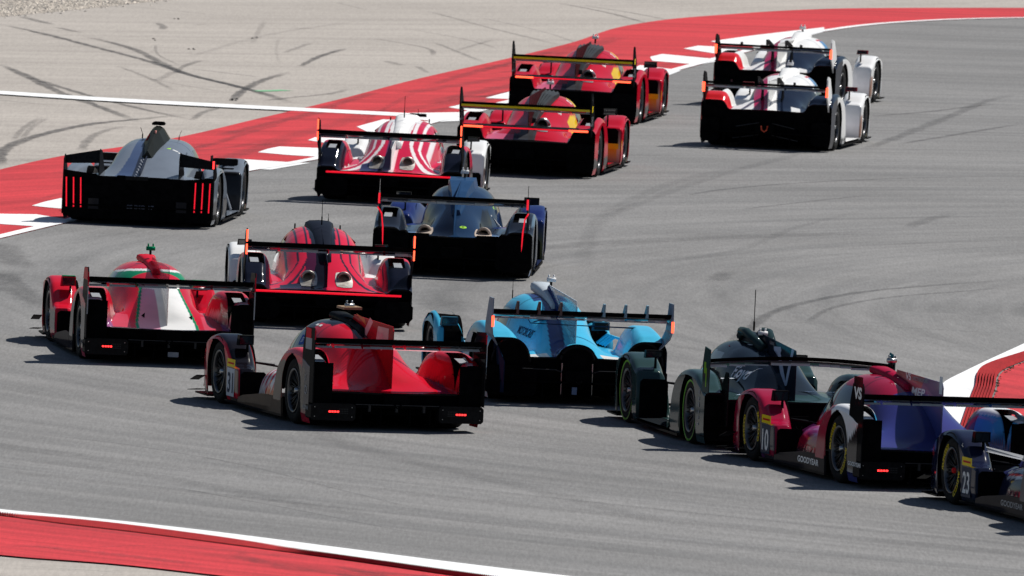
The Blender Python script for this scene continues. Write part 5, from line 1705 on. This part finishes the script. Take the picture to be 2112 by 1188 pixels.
# -- sky blue car with fins on its wing
def gl_extra(x, y, z):
    # raised round hump over the gearbox at the tail
    h = .52 + .15 * np.sqrt(np.clip(1 - (x / .21) ** 2, 0, 1))
    t = np.clip((-y - 2.0) / .25, 0, 1)
    return np.where(np.abs(x) < .21, np.maximum(z, z * (1 - t) + np.maximum(h, z) * t), z)
T_G = dict(HYPER, pin=2.0,
    zd=[(2.5, FLOOR), (.75, FLOOR), (.6, .30), (.35, .48), (-.3, .54), (-.9, .54), (-1.5, .53), (-2.0, .51), (-2.35, .50)],
    zc=[(2.5, .16), (2.2, .28), (1.7, .42), (1.2, .53), (1.0, .60), (.70, .82), (.42, 1.00), (.15, 1.08), (-.15, 1.09), (-.6, 1.04), (-1.0, .94), (-1.5, .80), (-1.9, .66), (-2.2, .54), (-2.35, .52)],
    w=[(2.5, .32), (1.2, .38), (.7, .48), (0, .53), (-.5, .51), (-1.0, .45), (-1.5, .40), (-2.35, .38)],
    zrf=[(2.5, 0), (-.62, 0), (-.8, .54), (-.95, .72), (-1.25, .83), (-1.5, .85), (-1.8, .83), (-2.15, .78), (-2.35, .72)],
    xrf=[(2.5, .7), (-.6, .75), (-1.0, .60), (-1.5, .56), (-2.35, .50)],
    wing=dict(z=1.0, y=-2.42, span=1.0, chord=.30), vent=None, extra=gl_extra, shoulder=.90)
SKYB = (.06, .44, .68)
def p_gli(x, y, z, part):
    s = np.abs(x); n = len(x)
    c = base_col(n, SKYB)
    if part in ('canopy', 'engine_cover'):
        q = -.02 - .10 * np.clip(-y - .8, 0, 2)
        put(c, (x < q + .06) & (x > q - .10) & (y < -.1), (.018, .035, .13))
        put(c, (s < .20) & (y > -.6), (.018, .04, .14))
        put(c, (s < .30) & (y > .05), (.05, .12, .25))
        put(c, (z < .55) & (y < -2.1) & (s > .3), (.75, .70, .65))
    if part == 'rear_fender':
        put(c, (s > .99) & (z > .5), (.28, .32, .38))
        put(c, (s > .99) & (z <= .32), (.03, .04, .07))
        put(c, (s > .99) & (z <= .5) & (z > .32), (.06, .22, .40))
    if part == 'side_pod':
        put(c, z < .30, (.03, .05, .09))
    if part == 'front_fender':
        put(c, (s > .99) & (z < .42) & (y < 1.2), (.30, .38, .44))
    return c
T_G['holes'] = lambda x, y, z, s: ((y > .90) & (y < 1.62) & (s > .66) & (s < .92) & (z > .40) & (np.abs(y - 1.22) > .03)) | ((y > 1.68) & (y < 1.95) & (s > .68) & (s < .9) & (z > .4))
def glick(label, x, y, yaw):
    T = T_G
    r = car_root(label, x, y, yaw)
    bvh = body_parts(T, r, p_gli, M['paint'])
    rear_end(r, T)
    wheels(r, T)
    suspension(r, T)
    wing(r, T, M['carbon'])
    for k in (-.72, -.48, -.24, .24, .48, .72):
        MB().prism([(-2.57, .99), (-2.58, 1.13), (-2.54, 1.135), (-2.38, 1.0), (-2.38, .98)], 'x', k - .012, k + .012).build('wing_fence', paint('brown_fence', (.12, .08, .08)) if k < 0 else paint('pale_fence', (.20, .32, .40)), r)
    for k in range(12):
        box_part(r, 'wing_slot', M['white'], -.90 + k * .155, -.82 + k * .155, -2.572, -2.56, .955, .963)
    M['epl'] = paint('blue_grey_endplate', (.20, .25, .32), .25)
    for sg in (-1, 1):
        # endplate that sweeps inwards under the wing and down to the fender
        path = [(sg * 1.0, 1.16), (sg * 1.005, .86), (sg * .985, .76), (sg * .94, .69), (sg * .89, .62)]
        mb = MB()
        yr = [(-2.60, -2.36), (-2.60, -2.20), (-2.54, -2.10), (-2.46, -2.02), (-2.36, -1.95)]
        vs = []
        for (px_, pz), (ya, yb) in zip(path, yr):
            vs += [(px_ - .007, ya, pz), (px_ + .007, ya, pz), (px_ + .007, yb, pz), (px_ - .007, yb, pz)]
        fs = []
        for i in range(4):
            for j in range(4):
                fs.append((i * 4 + j, i * 4 + (j + 1) % 4, (i + 1) * 4 + (j + 1) % 4, (i + 1) * 4 + j))
        fs += [(3, 2, 1, 0), (16, 17, 18, 19)]
        e = mesh_obj('wing_endplate', vs, fs, M['epl'], r)
        box_part(e, 'tail_light', M['ledhot'], sg * 1.0 - .014, sg * 1.0 + .014, -2.615, -2.603, .845, .965)
        # wheel arch openings in the back of the body
        n = 20; vs = [(sg * .74 + .21 * cos(pi * k / n), T['tail'] - .012, .46 + .25 * sin(pi * k / n)) for k in range(n + 1)]
        mesh_obj('arch_opening', vs + [(sg * .74 - .21, T['tail'] - .012, .2), (sg * .74 + .21, T['tail'] - .012, .2)], [tuple(range(n + 3))], M['black'], r)
        MB().tube([(v[0], v[1] - .004, v[2]) for v in vs], .014, 6).build('arch_lip', M['carbon'], r)
        b_ = MB()
        q_ = [(sg * 1.005, -2.12, .12), (sg * .83, -2.46, .12), (sg * .83, -2.46, .46), (sg * .90, -2.40, .62), (sg * .985, -2.2, .72), (sg * 1.005, -2.12, .72)]
        q2 = [(v[0] - sg * .012, v[1] + .012, v[2]) for v in q_]
        b_.add(q_ + q2, [(0, 1, 2, 3, 4, 5), (11, 10, 9, 8, 7, 6)] + [(i, (i + 1) % 6, (i + 1) % 6 + 6, i + 6) for i in range(6)])
        b_.build('tail_side_plate', paint('dark_blue_side', (.012, .022, .05)), r)
        if sg < 0:
            dX = Vector((.175, -.34, 0)).normalized(); O_ = Vector((-1.005, -2.12, 0)) - Vector((.34, .175, 0)).normalized() * .004
            patch([(.0, .42), (.33, .42), (.36, .52), (.24, .66), (.0, .72)], O_, dX, (0, 0, 1), paint('sky_side', (.05, .20, .36)), r)
            mb_ = patch([(.06, .33), (.36, .33), (.36, .42), (.06, .42)], O_ * 1.0005, dX, (0, 0, 1), paint('violet_board', (.03, .03, .16)), r)
            text('MICHELIN', .05, O_ * 1.001 + dX * .145 + Vector((0, 0, .355)), dX, (0, 0, 1), M['white'], mb_, width=.19, bold=.02)
            patch([(.075, .338), (.13, .338), (.13, .412), (.075, .412)], O_ * 1.001, dX, (0, 0, 1), M['yellow'], mb_)
            text('STALBC', .075, O_ * 1.001 + dX * .06 + Vector((0, 0, .225)), dX, (0, 0, 1), M['grey'], r, width=.26, bold=.03)
        x0, x1 = sorted((sg * .45, sg * 1.0))
        box_part(r, 'rear_corner', M['black'], x0, x1, T['tail'] - .06, T['tail'] + .2, .09, .42, .04)
    n = 20
    vs = [(.185 * cos(pi * k / n), T['tail'] - .014, .50 + .14 * sin(pi * k / n)) for k in range(n + 1)]
    mesh_obj('gearbox_opening', vs + [(-.185, T['tail'] - .014, .2), (.185, T['tail'] - .014, .2)], [tuple(range(n + 3))], M['black'], r)
    MB().tube([(v[0], v[1] - .006, v[2]) for v in vs], .016, 6).build('opening_rim', M['carbon'], r)
    for sg in (-1, 1):
        MB().tube([(sg * .17, T['tail'] - .03, .46), (sg * .17, T['tail'] - .03, .12)], .006, 5).build('rear_brace', M['metal'], r)
    box_part(r, 'rear_plate', paint('blue_grey_plate', (.16, .22, .34)), -.055, -.0, T['tail'] - .07, T['tail'] - .05, .12, .20)
    fin(r, T, M['clear'], y0=-.35, y1=-2.2, z0=1.20, z1=1.13, notch=.06, rim=paint('pale_edge', (.55, .58, .62)))
    fin(r, T, paint('navy_fin_root', (.018, .035, .13)), y0=-.35, y1=-1.1, z0=1.19, z1=1.0, notch=.05, t=.03, name='fin_root')
    intake(r, .12, -.9, 1.21, 1.02, .24, .12, paint('pale_scoop', (.45, .50, .55), .25))
    camera_pod(r, .03, -.35, 1.19, M['white'], .07)
    antenna(r, -.30, .2, 1.02, .22, .003)
    mirrors(r, T, .86, 1.0, .68, .19, .10, m=paint('skyblue_dark', (.02, .10, .16)))
    text('MOTORCARS', .12, (-.545, -.84, .685), (0, -1, -.05), (0, 0, 1), paint('navy_print', (.012, .03, .07)), r, width=.50, project=(bvh, (1, 0, 0)), bold=.02, back=.03)
    dm = paint('dark_metal', (.04, .04, .042))
    for sg in (-1, 1):
        MB().tube([(sg * .17, T['tail'] - .035, .36), (sg * .24, T['tail'] - .07, .385), (sg * .62, T['tail'] - .075, .39)], .006, 5).build('rear_frame', dm, r)
    # outline of a car drawn in thin dark lines above the word
    pts = [(0, 0), (.10, .03), (.20, .085), (.34, .10), (.44, .05), (.58, .02), (.60, -.03)]
    for a, b in zip(pts[:-1], pts[1:]):
        dx, dy = b[0] - a[0], b[1] - a[1]; L_ = hypot(dx, dy); nx_, ny_ = -dy / L_ * .009, dx / L_ * .009
        patch([(a[0] - nx_, a[1] - ny_), (b[0] - nx_, b[1] - ny_), (b[0] + nx_, b[1] + ny_), (a[0] + nx_, a[1] + ny_)], (-.42, -1.10, .83), (0, -1, 0), (0, 0, 1), paint('navy_print', (.012, .03, .07)), r, project=(bvh, (1, 0, 0)), n=2)
    for k in range(9):
        a = (1.0 - k * .09)
    # inner fender duct ribs on the right pod
    for k in range(4):
        MB().tube([(.62, -.1 - k * .16, .56), (.72, -.15 - k * .16, .66), (.86, -.2 - k * .16, .62)], .016, 6).build('duct_rib', paint('sky_blue_gloss', SKYB), r)
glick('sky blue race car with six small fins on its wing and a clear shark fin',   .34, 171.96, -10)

# -- dark green-black car with a V on its fin
T_V = dict(HYPER,
    zc=[(2.5, .16), (2.2, .28), (1.7, .42), (1.2, .53), (1.0, .60), (.70, .80), (.42, .95), (.15, 1.02), (-.15, 1.035), (-.6, 1.02), (-1.0, .95), (-1.5, .80), (-1.9, .62), (-2.2, .52), (-2.35, .50)],
    zd=[(2.5, FLOOR), (.75, FLOOR), (.6, .30), (.35, .48), (-.3, .54), (-.9, .55), (-1.5, .54), (-2.0, .53), (-2.35, .52)],
    xrf=[(2.5, .7), (-.6, .75), (-1.0, .60), (-1.5, .62), (-2.35, .72)],
    zrf=[(2.5, 0), (-.62, 0), (-.8, .52), (-.95, .68), (-1.25, .77), (-1.5, .79), (-1.8, .77), (-2.1, .68), (-2.35, .60)],
    w=[(2.5, .32), (1.2, .38), (.7, .46), (0, .49), (-.5, .49), (-1.0, .46), (-1.5, .42), (-2.35, .40)],
    wing=dict(z=.93, y=-2.42, span=1.0, chord=.26), vent=None)
DG = (.016, .040, .040)
def p_van(x, y, z, part):
    s = np.abs(x); n = len(x)
    c = base_col(n, (.022, .050, .050))
    if part in ('canopy',):
        c[:] = (.014, .030, .036)
    if part == 'engine_cover':
        put(c, (z > .58) & (s < .5), (.012, .020, .030))
    if part == 'side_pod':
        put(c, z < .45, (.020, .025, .03))
    return c
def vanwall(label, x, y, yaw):
    T = T_V
    r = car_root(label, x, y, yaw)
    fender_openings(r, .905, .52)
    bvh = body_parts(T, r, p_van, M['paint'])
    rear_end(r, T)
    wheels(r, T, ring=paint('green_band', (.16, .42, .06)))
    suspension(r, T)
    wing(r, T, M['carbon'], curve=.05)
    for sg in (-1, 1):
        prof = [(-2.52, .60), (-2.54, 1.06), (-2.30, 1.08), (-2.22, .90), (-2.24, .60)]
        e = endplate(r, sg * 1.0, prof, paint('teal_black', (.02, .05, .05)))
        patch(rect(.09, .12), (sg * 1.0075, -2.30 if sg < 0 else -2.45, .80), (0, -sg * -1 if sg > 0 else -1, 0), (0, 0, 1), paint('dull_lime', (.16, .36, .03)), e)
        patch(rect(.05, .20), (sg * 1.0075, -2.38 if sg < 0 else -2.5, .66), (0, -sg * -1 if sg > 0 else -1, 0), (0, 0, 1), paint('dull_lime', (.16, .36, .03)), e)
        # upright vane on the tail
        endplate(r, sg * .78, [(-2.50, .25), (-2.50, .78), (-2.46, .82), (-2.36, .82), (-2.20, .66), (-2.20, .25)], M['carbon'], .012, 'tail_vane')
        x0, x1 = sorted((sg * .60, sg * .99))
        box_part(r, 'rear_corner', M['black'], x0, x1, T['tail'] - .05, T['tail'] + .2, .09, .50, .04)
    M['finv'] = paint('blue_black_fin', (.012, .018, .030), .3)
    fin(r, T, M['finv'], y0=-.45, y1=-2.25, z0=1.14, z1=1.06, notch=.08)
    # large pale V emblem reaching from the engine cover onto the fin
    VM = paint('pale_blue_print', (.42, .52, .68))
    V1 = [(0, .34), (.17, .36), (.19, .30), (.15, .28), (.14, -.05), (-.10, -.16), (-.22, -.28), (-.10, -.22), (.10, -.15), (.20, -.02)]
    patch([(-.22, .36), (.10, .375), (.14, .34), (.10, .32), (.42, .0), (.26, -.05), (-.04, .31), (-.20, .32)], (-.008, -1.42, .68), (0, -1, 0), (0, 0, 1), VM, r, 'emblem')
    patch([(.62, .40), (.74, .40), (.46, .0), (.34, -.02), (.40, .06)], (-.008, -1.42, .67), (0, -1, 0), (0, 0, 1), VM, r, 'emblem')
    patch([(.30, .02), (.12, -.02), (-.02, -.03), (-.12, -.07), (.06, -.055), (.20, -.045), (.30, -.02)], (-.53, -1.62, .60), (0, -1, 0), (0, 0, 1), VM, r, 'emblem', project=(bvh, (1, 0, 0)), n=3, back=.03)
    o = text('Floyd', .17, (-.53, -.95, .70), (0, -1, -.02), (0, 0, 1), paint('bright_print', (.62, .66, .72)), r, bold=.035, shear=.15, width=.46, project=(bvh, (1, 0, 0)), back=.04)
    patch(rect(.40, .014), (-.53, -.96, .672), (0, -1, -.02), (0, 0, 1), paint('bright_print', (.62, .66, .72)), r, project=(bvh, (1, 0, 0)), n=4)
    text('VANWALL', .05, (-.0065, -1.0, 1.05), (0, -1, 0), (0, 0, 1), M['grey'], r, width=.22)
    intake(r, .10, -.9, 1.12, 1.0, .24, .10, M['finv'])
    for sg in (-1, 1):
        MB().tube([(sg * .06, .02, 1.02), (sg * .12, -.15, 1.13), (sg * .12, -.4, 1.13), (sg * .06, -.9, 1.0)], .05, 10).build('intake_trumpet', paint('dark_teal_gloss', (.02, .04, .045), .25), r, True)
    antenna(r, 0, -.2, 1.16, .42, .005)
    camera_pod(r, 0, -.62, 1.11, M['white'], .03)
    mirrors(r, T, .80, 1.05, .78, .19, .085)
    box_part(r, 'side_decal', M['yellow'], -1.003, -1.0, -.70, -.55, .34, .42) if False else None
    patch(rect(.16, .09), (-1.0, -.50, .40), (0, -1, 0), (0, 0, 1), paint('amber_print', (.6, .30, .02)), r, project=(bvh, (1, 0, 0)))
    text('7', .20, (-1.0, -.52, .17), (0, -1, 0), (0, 0, 1), paint('dim_red_print', (.35, .08, .12)), r, project=(bvh, (1, 0, 0)))
    for k, w_ in enumerate((.10, .08, .10, .05, .07, .06)):
        patch(rect(.05, w_ * .5), (-1.0035, -2.08, .56 - k * .065), (0, -1, 0), (0, 0, 1), M['grey'], r)
    for xx, yy in ((-.28, .25), (-.20, .02), (-.35, -.25)):
        patch(rect(.05, .03), (xx, yy, 1.1), (0, -1, 0), (-.7, 0, .5), M['grey'] if xx != -.35 else paint('red_print', (.5, .02, .02)), r, project=(bvh, (.5, 0, -.8)))
vanwall('green-black race car with a large pale V on its fin', 2.56, 165.7, -12.2)
